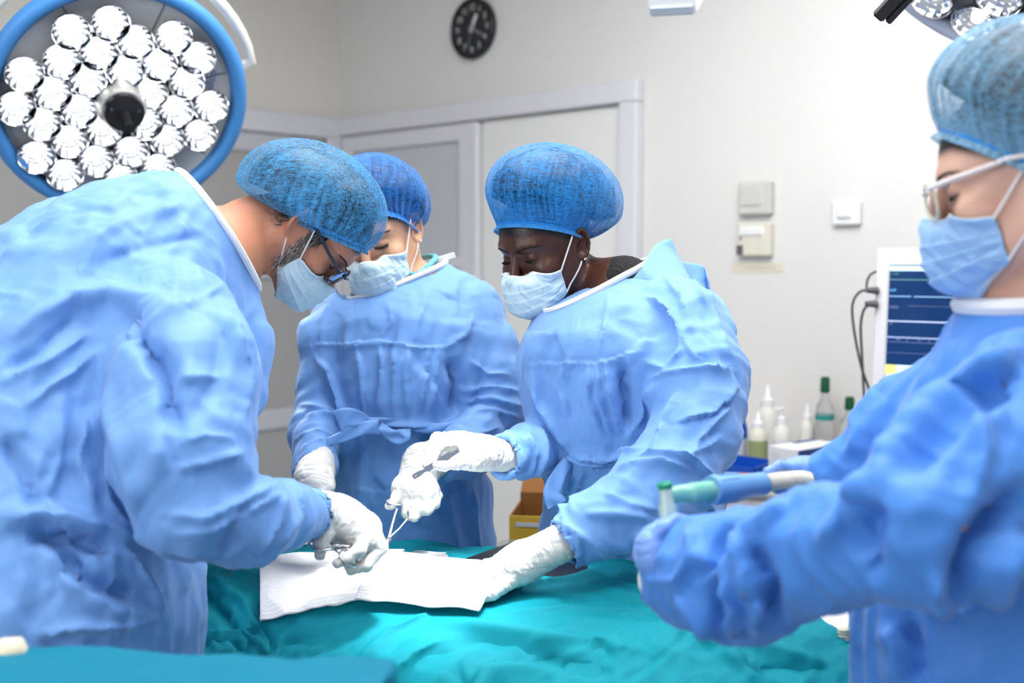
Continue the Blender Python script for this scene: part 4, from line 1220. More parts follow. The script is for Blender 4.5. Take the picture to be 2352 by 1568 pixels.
def head_sdf(q, ears=True, male=False):
    """q in head space: x right, y forward, z up; origin between the ears"""
    a = q.copy(); a[:, 0] = np.abs(a[:, 0])                 # mirror
    d = ellip(q, (0, -0.018, 0.048), (0.0765, 0.098, 0.088))
    d = smin(d, ellip(q, (0, 0.038, 0.03), (0.062, 0.052, 0.06)), 0.03)       # forehead
    d = smin(d, ellip(q, (0, 0.030, -0.035), (0.058, 0.060, 0.068)), 0.03)    # face
    jw = 0.054 if male else 0.050
    d = smin(d, rcone(a, (jw, -0.002, -0.045), (0.016, 0.075, -0.094), 0.020, 0.021), 0.03)
    d = smin(d, rcone(a, (jw + 0.002, -0.005, -0.01), (jw, -0.002, -0.05), 0.02, 0.02), 0.025)
    d = smin(d, rcone(a, (0.014, 0.086, 0.034), (0.046, 0.072, 0.034), 0.010, 0.008), 0.012)   # brow
    d = smin(d, ellip(a, (0.046, 0.066, -0.018), (0.018, 0.02, 0.016)), 0.022)              # cheekbone
    d = smax(d, -ellip(a, (0.031, 0.106, 0.012), (0.018, 0.020, 0.012)), 0.012)               # eye socket
    d = smin(d, ellip(a, (0.0315, 0.0735, 0.011), (0.0150, 0.0150, 0.0125)), 0.004)           # closed lid over the eyeball
    d = smin(d, rcone(q, (0, 0.090, 0.020), (0, 0.112, -0.022), 0.008, 0.0105), 0.010)        # nose
    d = smin(d, ellip(a, (0.011, 0.100, -0.026), (0.008, 0.010, 0.008)), 0.006)
    d = smin(d, ellip(q, (0, 0.086, -0.058), (0.024, 0.014, 0.016)), 0.012)                   # lips mound
    # lid crease and lash line
    lz = 0.0045 - 0.012 * ((a[:, 0] - 0.0315) / 0.016) ** 2 * -0.25
    g = np.exp(-((a[:, 2] - lz) / 0.0014) ** 2) * np.exp(-((a[:, 0] - 0.0315) / 0.0135) ** 4) * (q[:, 1] > 0.06)
    d = d + 0.0016 * g
    g = np.exp(-((a[:, 2] - 0.0195 + 10 * (a[:, 0] - 0.0315) ** 2) / 0.0016) ** 2) * np.exp(-((a[:, 0] - 0.0315) / 0.015) ** 4) * (q[:, 1] > 0.05)
    d = d + 0.0014 * g
    if ears:
        e = (a - np.array([0.0745, -0.014, -0.002], np.float32)) / (1.28 if male else 1.12)
        an = 0.6 if male else 0.35; c, s = math.cos(an), math.sin(an)                # lean back and stand off the head
        x = e[:, 0] * c + e[:, 1] * s; y = -e[:, 0] * s + e[:, 1] * c; z = e[:, 2]
        y = y + 0.18 * z
        rad = np.sqrt((y / 0.62) ** 2 + (z * (1.0 - 4 * z)) ** 2)
        rim = np.sqrt((rad - 0.0235) ** 2 + (x - 0.006 - 0.10 * np.maximum(-y, 0)) ** 2) - 0.0042
        bowl = np.maximum(np.abs(x - 0.001) - 0.0028, rad - 0.0235)
        anti = np.sqrt((np.sqrt((y / 0.55) ** 2 + (z + 0.002) ** 2) - 0.0145) ** 2 + (x - 0.0045) ** 2) - 0.0030
        lobe = ellip(np.stack([x, y, z], 1), (0.004, 0.004, -0.0285), (0.0042, 0.0075, 0.009))
        trag = ellip(np.stack([x, y, z], 1), (0.003, 0.0125, -0.004), (0.004, 0.004, 0.007))
        ear = smin(smin(smin(rim, bowl, 0.003), lobe, 0.006), smin(anti, trag, 0.003), 0.003)
        can = ellip(np.stack([x, y, z], 1), (0.002, 0.006, -0.005), (0.007, 0.006, 0.008))
        ear = smax(ear, -can, 0.003)
        d = smin(d, ear, 0.004)
    return d


def neck_head(Hd, neck_pts, male):
    s = Hd[2]
    def fn(p):
        d = head_sdf(to_local(p, Hd), True, male) * s
        return smin(d, chain_sdf(p, neck_pts, 0.02), 0.022)
    return fn


def person(label, loc): return thing('person', label, 'person', loc)


def hair_mask(q, male, extra=None):
    """scalp under the cap and the hair line"""
    line = 0.058 - 0.62 * np.clip(0.075 - q[:, 1], 0, 0.2) + 0.10 * np.clip(-q[:, 1] - 0.02, 0, 1)
    h = np.clip((q[:, 2] - line) / 0.010 + 0.5, 0, 1)
    back = np.clip((-q[:, 1] - 0.025 + 0.008 * noise3(q * 90)) / 0.02, 0, 1) * np.clip((q[:, 2] + 0.05 + 0.01 * noise3(q * 120)) / 0.025, 0, 1) * np.clip((0.088 - np.abs(q[:, 0])) / 0.002, 0, 1)
    ear = (np.abs(q[:, 0]) > 0.0735) & (q[:, 2] < 0.032) & (q[:, 2] > -0.042) & (q[:, 1] > -0.04) & (q[:, 1] < 0.02)
    return np.where(ear, 0, np.maximum(h, back))


def build_body(who, Hd, neck_pts, core, skin, male=False, hexp=1.0):
    """head, neck and the figure under the clothes as one continuous mesh, finest around the head"""
    o = Hd[0][:3, 3]; hs = Hd[2]; r_ = np.array([0.135, 0.135, 0.135]) * hs
    hc = to_world((0, -0.005, 0.012), Hd)
    al = np.array([x - r for ch in core for x, r in ch]).min(0) - 0.02; ah = np.array([x + r for ch in core for x, r in ch]).max(0) + 0.02
    al = np.minimum(al, hc - r_ - 0.02); ah = np.maximum(ah, hc + r_ + 0.02)
    AX = [axis_mixed(al[i], ah[i], 0.016, hc[i] - r_[i], hc[i] + r_[i], 0.0026) for i in range(3)]
    base = neck_pts[-1][0]
    def fn(p):
        out = np.empty(len(p), np.float32)
        nh = ((p - hc.astype(np.float32)) ** 2).sum(1) < (0.26 * hs) ** 2
        d = chain_sdf(p, neck_pts, 0.02)
        hd = np.full(len(p), 0.1, np.float32); hd[nh] = head_sdf(to_local(p[nh], Hd), True, male) * hs
        d = smin(d, hd, 0.022)
        nb = ((p - hc.astype(np.float32)) ** 2).sum(1) > 0.13 ** 2
        q = p[nb]; e = None
        for ch in core:
            f = chain_sdf(q, ch, 0.03); e = f if e is None else smin(e, f, 0.04)
        d[nb] = smin(d[nb], e, 0.02)
        return d
    P, F = polygonize(fn, None, None, None, axes=AX)
    P = smooth_mesh(P, F, 1, 0.4)
    hm = hair_mask(to_local(P.astype(np.float32), Hd), male) * hexp * (((P - hc) ** 2).sum(1) < 0.16 ** 2)
    return mesh_obj('body', P, F, skin, who, attrs={'hair': hm})


def fold_field(P, N, limbs, seed=0.0, fac=1.0):
    """drapery folds following each limb: limbs = (a, b, r, lengthwise, crosswise)"""
    W_ = np.full(len(P), 1e-6); H_ = np.zeros(len(P))
    for i, (a, b, r, al, ac) in enumerate(limbs):
        a = np.asarray(a); b = np.asarray(b); ln = np.linalg.norm(b - a); t_ = (b - a) / ln
        x_ = nrm(np.cross(t_, [0.3, 0.9, 0.2])); y_ = np.cross(t_, x_)
        q = P - a; t = np.clip(q @ t_ / ln, 0, 1)
        dist = np.linalg.norm(q - (t * ln)[:, None] * t_, axis=1) / r
        w = np.exp(-((np.maximum(dist - 0.6, 0)) / 0.35) ** 2)
        k = w > 0.03
        if not k.any(): continue
        q = q[k]; u = q @ t_; X = q @ x_; Y = q @ y_
        wq = np.stack([u * 7, X * 7, Y * 7], 1) + seed + i * 3.1
        w1 = noise3(wq)
        c1 = np.stack([u / 0.20 + 0.5 * w1, X / 0.048 - 0.6 * w1, Y / 0.048 + 0.7 * w1], 1) + seed
        c2 = np.stack([u / 0.036 + 1.1 * w1 + X / 0.10, X / 0.16, Y / 0.16], 1) + seed + 31
        H_[k] += w[k] * (al * (0.33 - np.abs(noise3(c1))) + ac * (0.33 - np.abs(noise3(c2)))); W_[k] += w[k]
    h = H_ / W_
    q = P + 0.02 * noise3(P * 6 + seed)[:, None]
    h = h + fac * (facets(q, 0.095, 0.055, 0.05, (1, 1, 1.7), seed) + facets(q, 0.05, 0.032, 0.06, (1, 1, 1.4), seed + 3))
    return h


def build_gown(who, fn, limbs, lo, hi, m, strokes=(), h=0.0048, name='gown', seed=0.0, amp=1.0, hem=0.42, label=None, neck=None, facet=1.0, band=0.0062):
    f0 = lambda p: smax(fn(p), hem - p[:, 2], 0.01)
    if neck is not None:
        nc, nn, hr = neck; nc32 = nc.astype(np.float32); nn32 = nn.astype(np.float32)
        def f1(p):
            q = p - nc32; pl = q @ nn32; rr = np.sqrt((q * q).sum(1))
            d = smax(f0(p), np.minimum(pl, 0.17 - rr), 0.004)
            return smax(d, -rcone(p, nc + nn * 0.05, nc - nn * 0.035, hr, hr * 0.9), 0.004)
    else: f1 = f0
    P, F = polygonize(f1, lo, hi, h)
    P = smooth_mesh(P, F, 2, 0.5)
    N = vnormals(P, F)
    fd = amp * fold_field(P, N, limbs, seed, facet)
    damp = np.ones(len(P))
    if neck is not None:
        q = P - nc; damp = np.where(np.linalg.norm(q, axis=1) < 0.2, np.clip(np.abs(q @ nn) / 0.05, 0.05, 1), 1)
    P = P + (fd * damp)[:, None] * N
    P = smooth_mesh(P, F, 1, 0.15)
    if strokes:
        N = vnormals(P, F); d = np.zeros(len(P))
        for s in strokes: d += 1.75 * stroke_disp(P, N, *s)
        P = P + (d * damp)[:, None] * N
        P = smooth_mesh(P, F, 1, 0.12)
    o = mesh_obj(name, P, F, m, who, label=label)
    if neck is not None:                                   # white binding sewn along the neck edge
        x_ = nrm(np.cross(nn, [0.2, 0.5, 0.8])); y_ = np.cross(nn, x_); k = 48
        th = np.arange(k) * 2 * math.pi / k; dr_ = np.cos(th)[:, None] * x_ + np.sin(th)[:, None] * y_
        rad = np.full(k, hr * 0.8)
        alive = np.ones(k, bool)
        for _ in range(120):
            v = f0((nc - nn * 0.004 + rad[:, None] * dr_).astype(np.float32)); alive &= (v < 0) & (rad < 0.15); rad = rad + 0.001 * alive
        for _ in range(3): rad = 0.5 * rad + 0.25 * (np.roll(rad, 1) + np.roll(rad, -1))
        rad = np.maximum(rad, hr * 0.9)
        pts = list(nc - nn * 0.003 + rad[:, None] * dr_)
        tb_ = MB(); R3 = spline(pts + [pts[0]], 150); A_ = np.array(R3)
        tb_.tube(R3, band, 8, False)
        tb_.build('neck_binding', WHITEF, o, True)
    return o, P


def rim_binding(who, P, a, b, ra, rb, name='neck_binding', m=None, r=0.0055, bins=40):
    """white binding along the edge of the neck opening of a gown"""
    a = np.asarray(a); b = np.asarray(b); ax = nrm(a - b)
    s = np.abs(rcone(P.astype(np.float32), a, b, ra, rb)) < 0.012
    Q_ = P[s] - b; u = Q_ @ ax
    x_ = nrm(np.cross(ax, [0.2, 0.5, 0.8])); y_ = np.cross(ax, x_)
    ang = np.arctan2(Q_ @ y_, Q_ @ x_); out = []
    for k in range(bins):
        d = np.abs((ang - (-math.pi + (k + 0.5) * 2 * math.pi / bins) + math.pi) % (2 * math.pi) - math.pi) < 1.3 * math.pi / bins
        if d.sum() > 2:
            uu = u[d]; j = uu > np.percentile(uu, 86); out.append(P[s][d][j].mean(0))
    out = np.array(out)
    for _ in range(2): out = 0.5 * out + 0.25 * (np.roll(out, 1, 0) + np.roll(out, -1, 0))
    return MB().tube(spline([*out, out[0]], bins * 3), r, 8, False).build(name, m or WHITEF, who, True)


def limbs_of(chains):
    out = []
    for ch, al, ac in chains:
        for (a, ra), (b, rb) in zip(ch[:-1], ch[1:]):
            if np.linalg.norm(np.asarray(b) - np.asarray(a)) > 0.01: out.append((a, b, max(ra, rb), al, ac))
    return out


def bounds(chains, pad=0.03):
    al = np.array([np.asarray(x) - r for ch in chains for x, r in ch]); ah = np.array([np.asarray(x) + r for ch in chains for x, r in ch])
    return al.min(0) - pad, ah.max(0) + pad


def ecap(p, a, b, wdir, ra, rb):
    """tapered elliptic bar from a to b; ra, rb = (half width along wdir, half depth)"""
    a = np.asarray(a, np.float32); ba = np.asarray(b, np.float32) - a; l = float(np.linalg.norm(ba)); t_ = ba / l
    w = nrm(np.asarray(wdir) - t_ * (np.asarray(wdir) @ t_)); e = np.cross(t_, w)
    q = p - a; u = q @ t_; t = np.clip(u / l, 0, 1)
    rw = ra[0] + (rb[0] - ra[0]) * t; re = ra[1] + (rb[1] - ra[1]) * t
    x = q @ w.astype(np.float32); y = q @ e.astype(np.float32); z = u - t * l; rz = np.minimum(rw, re)
    k0 = np.sqrt((x / rw) ** 2 + (y / re) ** 2 + (z / rz) ** 2)
    k1 = np.sqrt((x / rw ** 2) ** 2 + (y / re ** 2) ** 2 + (z / rz ** 2) ** 2)
    return k0 * (k0 - 1) / np.maximum(k1, 1e-5)


def ecaps(p, secs, wdir, k=0.05):
    d = None
    for (a, ra), (b, rb) in zip(secs[:-1], secs[1:]):
        e = ecap(p, a, b, wdir, ra, rb); d = e if d is None else smin(d, e, k)
    return d


def build_glove(who, chains, m, name='glove', k=0.0035, h=0.0019, label=None, crease=0.0012):
    """chains of pixel points: first the wrist and palm (blended), then each finger"""
    ch = [C(*(c if i < 3 else [(x, y, d, r * 0.88) for x, y, d, r in c])) for i, c in enumerate(chains)]
    def fn(p):
        d = None
        for i, c in enumerate(ch):
            e = chain_sdf(p, c, 0.004); d = e if d is None else smin(d, e, 0.014 if i < 3 else k)
        return d
    lo, hi = bounds(ch, 0.008)
    P, F = polygonize(fn, lo, hi, h)
    P = smooth_mesh(P, F, 2, 0.4)
    N = vnormals(P, F)
    ax = nrm(np.asarray(ch[0][-1][0]) - np.asarray(ch[0][0][0]))
    u = P @ ax
    w = noise3(P * 60)
    P = P + (crease * (0.3 - np.abs(noise3(np.stack([u / 0.006 + w, (P[:, 0]) / 0.03, P[:, 2] / 0.03], 1)))) * 2)[:, None] * N
    return mesh_obj(name, P, F, m, who, label=label)


def build_cap(who, Hd, m, bag_c, bag_r, rim_front, rim_back, tilt=0.0, npl=44, amp=0.004, label=None, seed=0.0, gath=0.25, pinch=(), hair=0.90, hairm=None):
    """bouffant cap: an elastic rim on the head, gathered pleats, a puffed bag"""
    nphi, ns = 360, 90
    phi = np.linspace(0, 2 * math.pi, nphi, endpoint=False)
    rf = np.array(rim_front); rb = np.array(rim_back); rc = (rf + rb) / 2
    ydir = nrm(rf - rb); zdir = np.cross([1.0, 0, 0], ydir)
    dirs = np.sin(phi)[:, None] * np.array([1.0, 0, 0]) + np.cos(phi)[:, None] * ydir
    # rim on the head: march from outside in
    t = np.full(nphi, 0.15)
    for _ in range(40):
        d = head_sdf((rc + t[:, None] * dirs).astype(np.float32), False); t = t - np.clip(d - 0.0035, -0.02, 0.02) * 0.8
    k = np.ones(9) / 9; t = np.convolve(np.concatenate([t[-4:], t, t[:4]]), k, 'valid')
    rim = rc + t[:, None] * dirs
    bc = np.array(bag_c); br = np.array(bag_r)
    th_max = math.radians(124)
    s = np.linspace(0, 1, ns)
    V = np.zeros((ns, nphi, 3)); G = np.zeros((ns, nphi))
    ph = np.stack([np.cos(phi) * 2, np.sin(phi) * 2, 0 * phi + seed], 1)
    phw = phi + 0.06 * noise3(ph * 1.5) + 0.03 * noise3(ph * 4)
    for i, si in enumerate(s):
        th = si * th_max
        bag = bc + br[0] * math.sin(th) * np.sin(phi)[:, None] * np.array([1.0, 0, 0]) + br[1] * math.sin(th) * np.cos(phi)[:, None] * ydir + br[2] * math.cos(th) * zdir
        w = np.clip((si - 0.80) / 0.20, 0, 1); w = w * w * (3 - 2 * w)
        w = w ** 1.3
        p = bag * (1 - w) + rim * w
        V[i] = p
        g = np.clip((si - 0.25) / 0.6, 0, 1) ** 1.3
        pl = np.abs(((phw * npl / (2 * math.pi) + 1.4 * noise3(np.stack([np.cos(phi) * 3, np.sin(phi) * 3, 0 * phi + si * 1.6 + seed], 1))) % 1.0) - 0.5) * 2
        pl2 = 0.35 - np.abs(noise3(np.stack([np.cos(phw) * 7, np.sin(phw) * 7, 0 * phi + si * 2.2 + seed + 5], 1)))
        G[i] = gath * g * (np.clip(1 - pl * 1.8, 0, 1)) + gath * 1.5 * np.clip((si - 0.86) / 0.14, 0, 1) + 0.5 * gath * g * np.clip(pl2, 0, 1)
        off = amp * g * (pl - 0.5) + amp * 1.6 * pl2 * (0.3 + 0.7 * g) * (1 - w)
        n = nrm_rows(p - (bc - 0.02 * zdir))
        V[i] = V[i] + off[:, None] * n
    for (pc, wd, dep) in pinch:                      # gathers pulled together at one spot of the rim
        dphi = np.abs((phi - pc + math.pi) % (2 * math.pi) - math.pi)
        for i, si in enumerate(s):
            g = np.clip((si - 0.35) / 0.6, 0, 1) ** 2
            V[i] += (g * np.exp(-(dphi / wd) ** 2) * dep)[:, None] * (rim[int(pc / (2 * math.pi) * nphi) % nphi] - V[i])
            G[i] += 0.3 * g * np.exp(-(dphi / (wd * 0.7)) ** 2)
    # ruffle below the elastic
    ruf = [rim]
    for j, (o_, dn) in enumerate(((0.0022, 0.003), (0.0045, 0.007), (0.006, 0.011))):
        wv = np.sin(phw * npl * 1.9 + 0.5 * j) * 0.0016 * (j + 1) / 2
        ruf.append(rim + dirs * (o_ + wv)[:, None] - zdir * dn if hasattr(wv, '__len__') else rim)
    A = np.concatenate([V, np.stack(ruf[1:])], 0); GG = np.concatenate([G, np.full((3, nphi), 0.35)], 0)
    R_, n_ = A.shape[:2]
    idx = np.arange(R_ * n_).reshape(R_, n_)
    f = np.stack([idx[:-1], np.roll(idx, -1, 1)[:-1], np.roll(idx, -1, 1)[1:], idx[1:]], -1).reshape(-1, 4)[:, ::-1]
    W_ = to_world(A.reshape(-1, 3), Hd)
    o = mesh_obj('surgical_cap', W_, np.ascontiguousarray(f), m, who, attrs={'gather': GG.ravel()}, label=label)
    MB().tube([*to_world(rim[::3], Hd), to_world(rim[:1], Hd)[0]], 0.0022, 6, False).build('elastic_band', CAPEDGE, o, True)
    if hair:                                          # the hair gathered up inside the sheer cap
        HV = V[:int(ns * 0.84):3, ::4]; c_ = bc * 0.7 + np.array([0, -0.01, 0.05]) * 0.3
        sh_ = HV.shape[:2]; q = HV.reshape(-1, 3); q = c_ + (q - c_) * hair
        q = q + (0.006 * noise3(q * 30 + seed))[:, None] * nrm_rows(q - c_)
        ix = np.arange(sh_[0] * sh_[1]).reshape(sh_)
        fh = np.stack([ix[:-1], np.roll(ix, -1, 1)[:-1], np.roll(ix, -1, 1)[1:], ix[1:]], -1).reshape(-1, 4)[:, ::-1]
        mesh_obj('hair', to_world(q, Hd), np.ascontiguousarray(fh), hairm or HAIRD, who)
    return o, rim


def nrm_rows(v): return v / np.maximum(np.linalg.norm(v, axis=1), 1e-9)[:, None]


def build_mask(who, Hd, m, half=66, top=(0.006, 0.012), bot=-0.118, side=(-0.022, -0.074), male=False, pleat=0.0026, label=None, seed=0.0, near=1, loops=((0, 0), (0, 0)), puff=0.006):
    nu, nv = 121, 61
    u = np.linspace(-1, 1, nu); v = np.linspace(0, 1, nv)
    U, Vv = np.meshgrid(u, v, indexing='ij')
    au = np.abs(U)
    zt_ = side[0] + (top[0] - side[0]) * (1 - au ** 1.6); zb = side[1] + (bot - side[1]) * (1 - au ** 1.8)
    Z = zt_ + (zb - zt_) * Vv
    al = np.radians(half) * U
    ry = 0.128 - 0.02 * np.clip(Vv - 0.75, 0, 1) * 4 * 0.5; rx = 0.073
    X = rx * np.sin(al) * (1 + 0.02 * np.sin(Vv * 3)); Y = 0.0 + ry * np.cos(al)
    Y = Y - 0.045 * np.clip((Vv - 0.80) / 0.20, 0, 1) ** 1.5 * (1 - au)
    A = np.stack([X, Y, Z], -1)
    fnh = lambda q: head_sdf(q.astype(np.float32), False, male)
    def project(A, off, both=False):
        q = A.reshape(-1, 3)
        for _ in range(4):
            d = fnh(q); e = 0.002
            g = np.stack([fnh(q + e * np.eye(3)[i]) - fnh(q - e * np.eye(3)[i]) for i in range(3)], 1) / (2 * e)
            g = nrm_rows(g); mv = off - d
            if not both: mv = np.maximum(mv, 0)
            q = q + np.clip(mv, -0.02, 0.02)[:, None] * g
        return q.reshape(A.shape)
    edge = np.zeros(U.shape, bool); edge[:, 0] = True; edge[0] = edge[-1] = True; edge[:, -1] = True
    B = project(A, 0.003, True)
    A[edge] = B[edge]
    # bottom edge sits below the chin, not on the throat
    A[:, -1] = project(A, 0.004)[:, -1]
    for it in range(100):
        M_ = A.copy()
        M_[1:-1, 1:-1] = 0.25 * (A[2:, 1:-1] + A[:-2, 1:-1] + A[1:-1, 2:] + A[1:-1, :-2])
        A[1:-1, 1:-1] = M_[1:-1, 1:-1]
        if it % 25 == 24: A = np.where(edge[..., None], A, project(A, 0.005))
    A = np.where(edge[..., None], A, project(A, 0.005))
    # relief: folded pleats across, stiff puff
    n = np.cross(np.gradient(A, axis=0), np.gradient(A, axis=1)); n = n / np.maximum(np.linalg.norm(n, axis=-1), 1e-9)[..., None]
    if (n[nu // 2, nv // 2] @ np.array([0, 1.0, 0])) < 0: n = -n
    ev = np.clip(np.minimum(Vv, 1 - Vv) * 6, 0, 1) * np.clip((1 - au) * 6, 0, 1)
    saw = sum(np.where(Vv > c, np.exp(-(Vv - c) / 0.10), 0) for c in (0.30, 0.48, 0.66))
    t = np.stack([U.ravel() * 2.2, Vv.ravel() * 3, 0 * U.ravel() + seed], 1)
    nz = noise3(t).reshape(U.shape); cr = 0.33 - np.abs(noise3(np.stack([U.ravel() * 6 + Vv.ravel() * 3, Vv.ravel() * 2.5 - U.ravel() * 2, 0 * U.ravel() + seed], 1))).reshape(U.shape)
    A = A + (ev * (puff * np.sin(math.pi * Vv) * (1 - au ** 2) + pleat * (saw - 0.5) + 0.003 * nz + 0.006 * cr * (0.4 + au)))[..., None] * n
    W_ = to_world(A.reshape(-1, 3), Hd).reshape(A.shape)
    o = sheet(W_, 'face_mask', m, who, 0.0012)
    if label: o['label'] = label
    for k_ in (5, 8):
        for row in (k_, -1 - k_):
            nn = (n[:, row] @ Hd[1].T) * 0.0008
            MB().tube(list((W_[:, row] + nn)[2:-2:2]), 0.00045, 5, False).build('stitch_line', MASKS, o, True)
    # stitched white edge along the top and the bottom
    for row, nm in ((0, 'top_binding'), (-1, 'bottom_binding')):
        mbd = MB(); r0 = W_[:, row]; r1 = W_[:, row + (3 if row == 0 else -3)]
        nn = (n[:, row] @ Hd[1].T) * 0.0016
        vs = np.concatenate([r0 + nn, r1 + nn, r0 - 0.3 * nn]); k = nu
        fs = [[i, i + 1, k + i + 1, k + i] for i in range(k - 1)] + [[i, 2 * k + i, 2 * k + i + 1, i + 1] for i in range(k - 1)]
        mesh_obj(nm, vs, fs, MASKW, o)
    return o, W_, A


def ear_loops(mask, W_, Hd, side, ear_pts_local, corner_rows=(1, -3), male=False):
    """elastic loops from the mask corners to the ear, lying on the cheek; side -1 person's left, +1 right"""
    i = 1 if side < 0 else -2
    for row, e in zip(corner_rows, ear_pts_local):
        a = to_local(W_[i, row][None].astype(np.float32), Hd)[0]; e = np.array(e, float)
        L = a + np.linspace(0, 1, 14)[:, None] * (e - a)
        for _ in range(5):
            d = head_sdf(L.astype(np.float32), False, male)
            L[:, 0] += side * np.maximum(0.0024 - d, 0) * 1.1
        MB().tube(list(to_world(L, Hd)), 0.0016, 8).build('ear_loop', LOOP, mask, True)


def brow_and_lash(who, Hd, sides, m, lash_len=0.008, brow=True, seed=1, bw=0.0045, lash=True, fnm=False):
    rg = random.Random(seed)
    def onto(A, off):
        A = np.array(A, float).reshape(-1, 3); off = np.broadcast_to(off, len(A))
        for _ in range(6): A[:, 1] -= head_sdf(A.astype(np.float32), False, fnm) - off
        return A
    for sd in sides:
        if brow:
            ra = []; rb = []
            for k in range(150):
                t = rg.random(); x = 0.011 + 0.042 * t; zc = 0.0275 + 0.009 * math.sin(t * 2.0) - 0.004 * t
                wdt = bw * (1 - 0.65 * t)
                ra.append((sd * x, 0.1, zc + rg.uniform(-0.5, 0.5) * wdt))
                rb.append((sd * (x + 0.0055), 0.1, zc + 0.002 * (1 - t) + rg.uniform(-0.3, 0.5) * wdt * 0.6))
            A = onto(ra, 0.0004); B = onto(rb, 0.0010); mb = MB()
            for a, b in zip(A, B): mb.tube([a, (a + b) / 2 + np.array([0, 0.0004, 0]), b], [0.00045, 0.0004, 0.0001], 4, False)
            mb.v = [tuple(v) for v in to_world(np.array(mb.v), Hd)]
            mb.build('eyebrow', m, who, True)['kind'] = 'stuff'
        if lash:
            mb = MB(); T = np.linspace(0, 1, 26)
            A = onto([(sd * (0.0195 + 0.0255 * t), 0.1, 0.004 + 0.003 * (2 * t - 1) ** 2) for t in T], 0.0)
            for t, a in zip(T, A):
                ln = lash_len * (0.75 + 0.5 * t)
                b = a + np.array([sd * 0.35 * (t - 0.35), 0.75, -0.35]) * ln; c = b + np.array([sd * 0.3 * (t - 0.3), 0.35, 0.25]) * ln * 0.5
                mb.tube([a, b, c], [0.0005, 0.0004, 0.0001], 4, False)
            tl = onto([(sd * (0.018 + 0.0285 * t), 0.1, 0.0042 + 0.003 * (2 * t - 1) ** 2) for t in np.linspace(0, 1, 14)], 0.0003)
            mb.tube(tl, 0.0007, 5, False)
            mb.v = [tuple(v) for v in to_world(np.array(mb.v), Hd)]
            mb.build('eyelashes', LASH, who, True)['kind'] = 'stuff'


def strands(who, Hd, name, roots, mats, seed=0, ln=0.02, wd=0.0005, fnm=True, n_per=1):
    """short hair: roots = (x, y, z, dx, dy, dz) in head space"""
    rg = np.random.RandomState(seed)
    groups = {k: MB() for k in range(len(mats))}
    for r in roots:
        k = rg.randint(len(mats)); p = np.array(r[:3]); d = nrm(np.array(r[3:]) + rg.normal(size=3) * 0.18)
        l = ln * (0.6 + 0.7 * rg.rand())
        out = nrm([p[0], p[1] * 0.3, 0]) * 0.0014
        groups[k].tube([p, p + d * l * 0.5 + out, p + d * l + out * 0.6], [wd, wd, wd * 0.2], 4, False)
    for k, g in groups.items():
        if g.v:
            g.v = [tuple(v) for v in to_world(np.array(g.v), Hd)]
            g.build(name, mats[k], who, True)['kind'] = 'stuff'


def legs(who, hx, hy, face, spread=0.1):
    """trousers and clogs below the gown"""
    f = nrm([face[0], face[1], 0]); r = np.array([f[1], -f[0], 0])
    chs = [[(np.array([hx, hy, 0.92]), 0.13), (np.array([hx, hy, 0.80]), 0.14)]]
    for s in (-1, 1):
        b = np.array([hx, hy, 0]) + r * spread * s
        chs.append([(np.array([hx, hy, 0.84]) + r * 0.07 * s, 0.095), (b + (0, 0, 0.46), 0.075), (b + (0, 0, 0.07), 0.062)])
        sh = [(b + (0, 0, 0.045) - f * 0.06, 0.043), (b + (0, 0, 0.040) + f * 0.10, 0.038), (b + (0, 0, 0.034) + f * 0.16, 0.032)]
        P, F = polygonize(lambda p: smax(chain_sdf(p, sh, 0.02), 0.002 - p[:, 2], 0.004), *bounds([sh], 0.015), 0.008)
        mesh_obj('clog', smooth_mesh(P, F, 2), F, SHOE, who)
    def fn(p):
        d = None
        for c in chs:
            e = chain_sdf(p, c, 0.02); d = e if d is None else smin(d, e, 0.05)
        return smax(d, 0.06 - p[:, 2], 0.01)
    P, F = polygonize(fn, *bounds(chs, 0.03), 0.014)
    N = vnormals(P, F); P = smooth_mesh(P, F, 2); P = P + (0.01 * noise3(P * np.array([14, 14, 4])))[:, None] * N
    mesh_obj('trousers', P, F, SCRUB, who)
    return chs


def ring_band(who, pts, m, name, r=0.006, closed=True, n=80, parent=None):
    P = [np.array(p) for p in pts]
    if closed:
        sp_ = spline(P + [P[0]], n)
    else: sp_ = spline(P, n)
    return MB().tube(sp_, r, 8, not closed).build(name, m, parent or who, True)

# ------------------------------------------------------------------ surgeon on the left, bent over the table
def floor_of(p, z=0.0): q = np.array(p, float).copy(); q[2] = z; return q


def neck_cut(a, b, c, head, hr, shift=0.0):
    a, b, c = Q(*a), Q(*b), Q(*c); n = nrm(np.cross(b - a, c - a))
    if n @ (np.asarray(head) - a) < 0: n = -n
    m = (a + b) / 2 * 0.8 + c * 0.2
    return m + n * shift, n, hr


SK_M = skin_mat('skin_tan', srgb(198, 140, 106), srgb(204, 134, 108))
SK_A = skin_mat('skin_light', srgb(226, 176, 142), srgb(222, 164, 132))
SK_B = skin_mat('skin_deep_brown', srgb(82, 48, 36), srgb(70, 38, 28), 0.36)
SK_D = skin_mat('skin_fair', srgb(226, 184, 162), srgb(222, 170, 150))

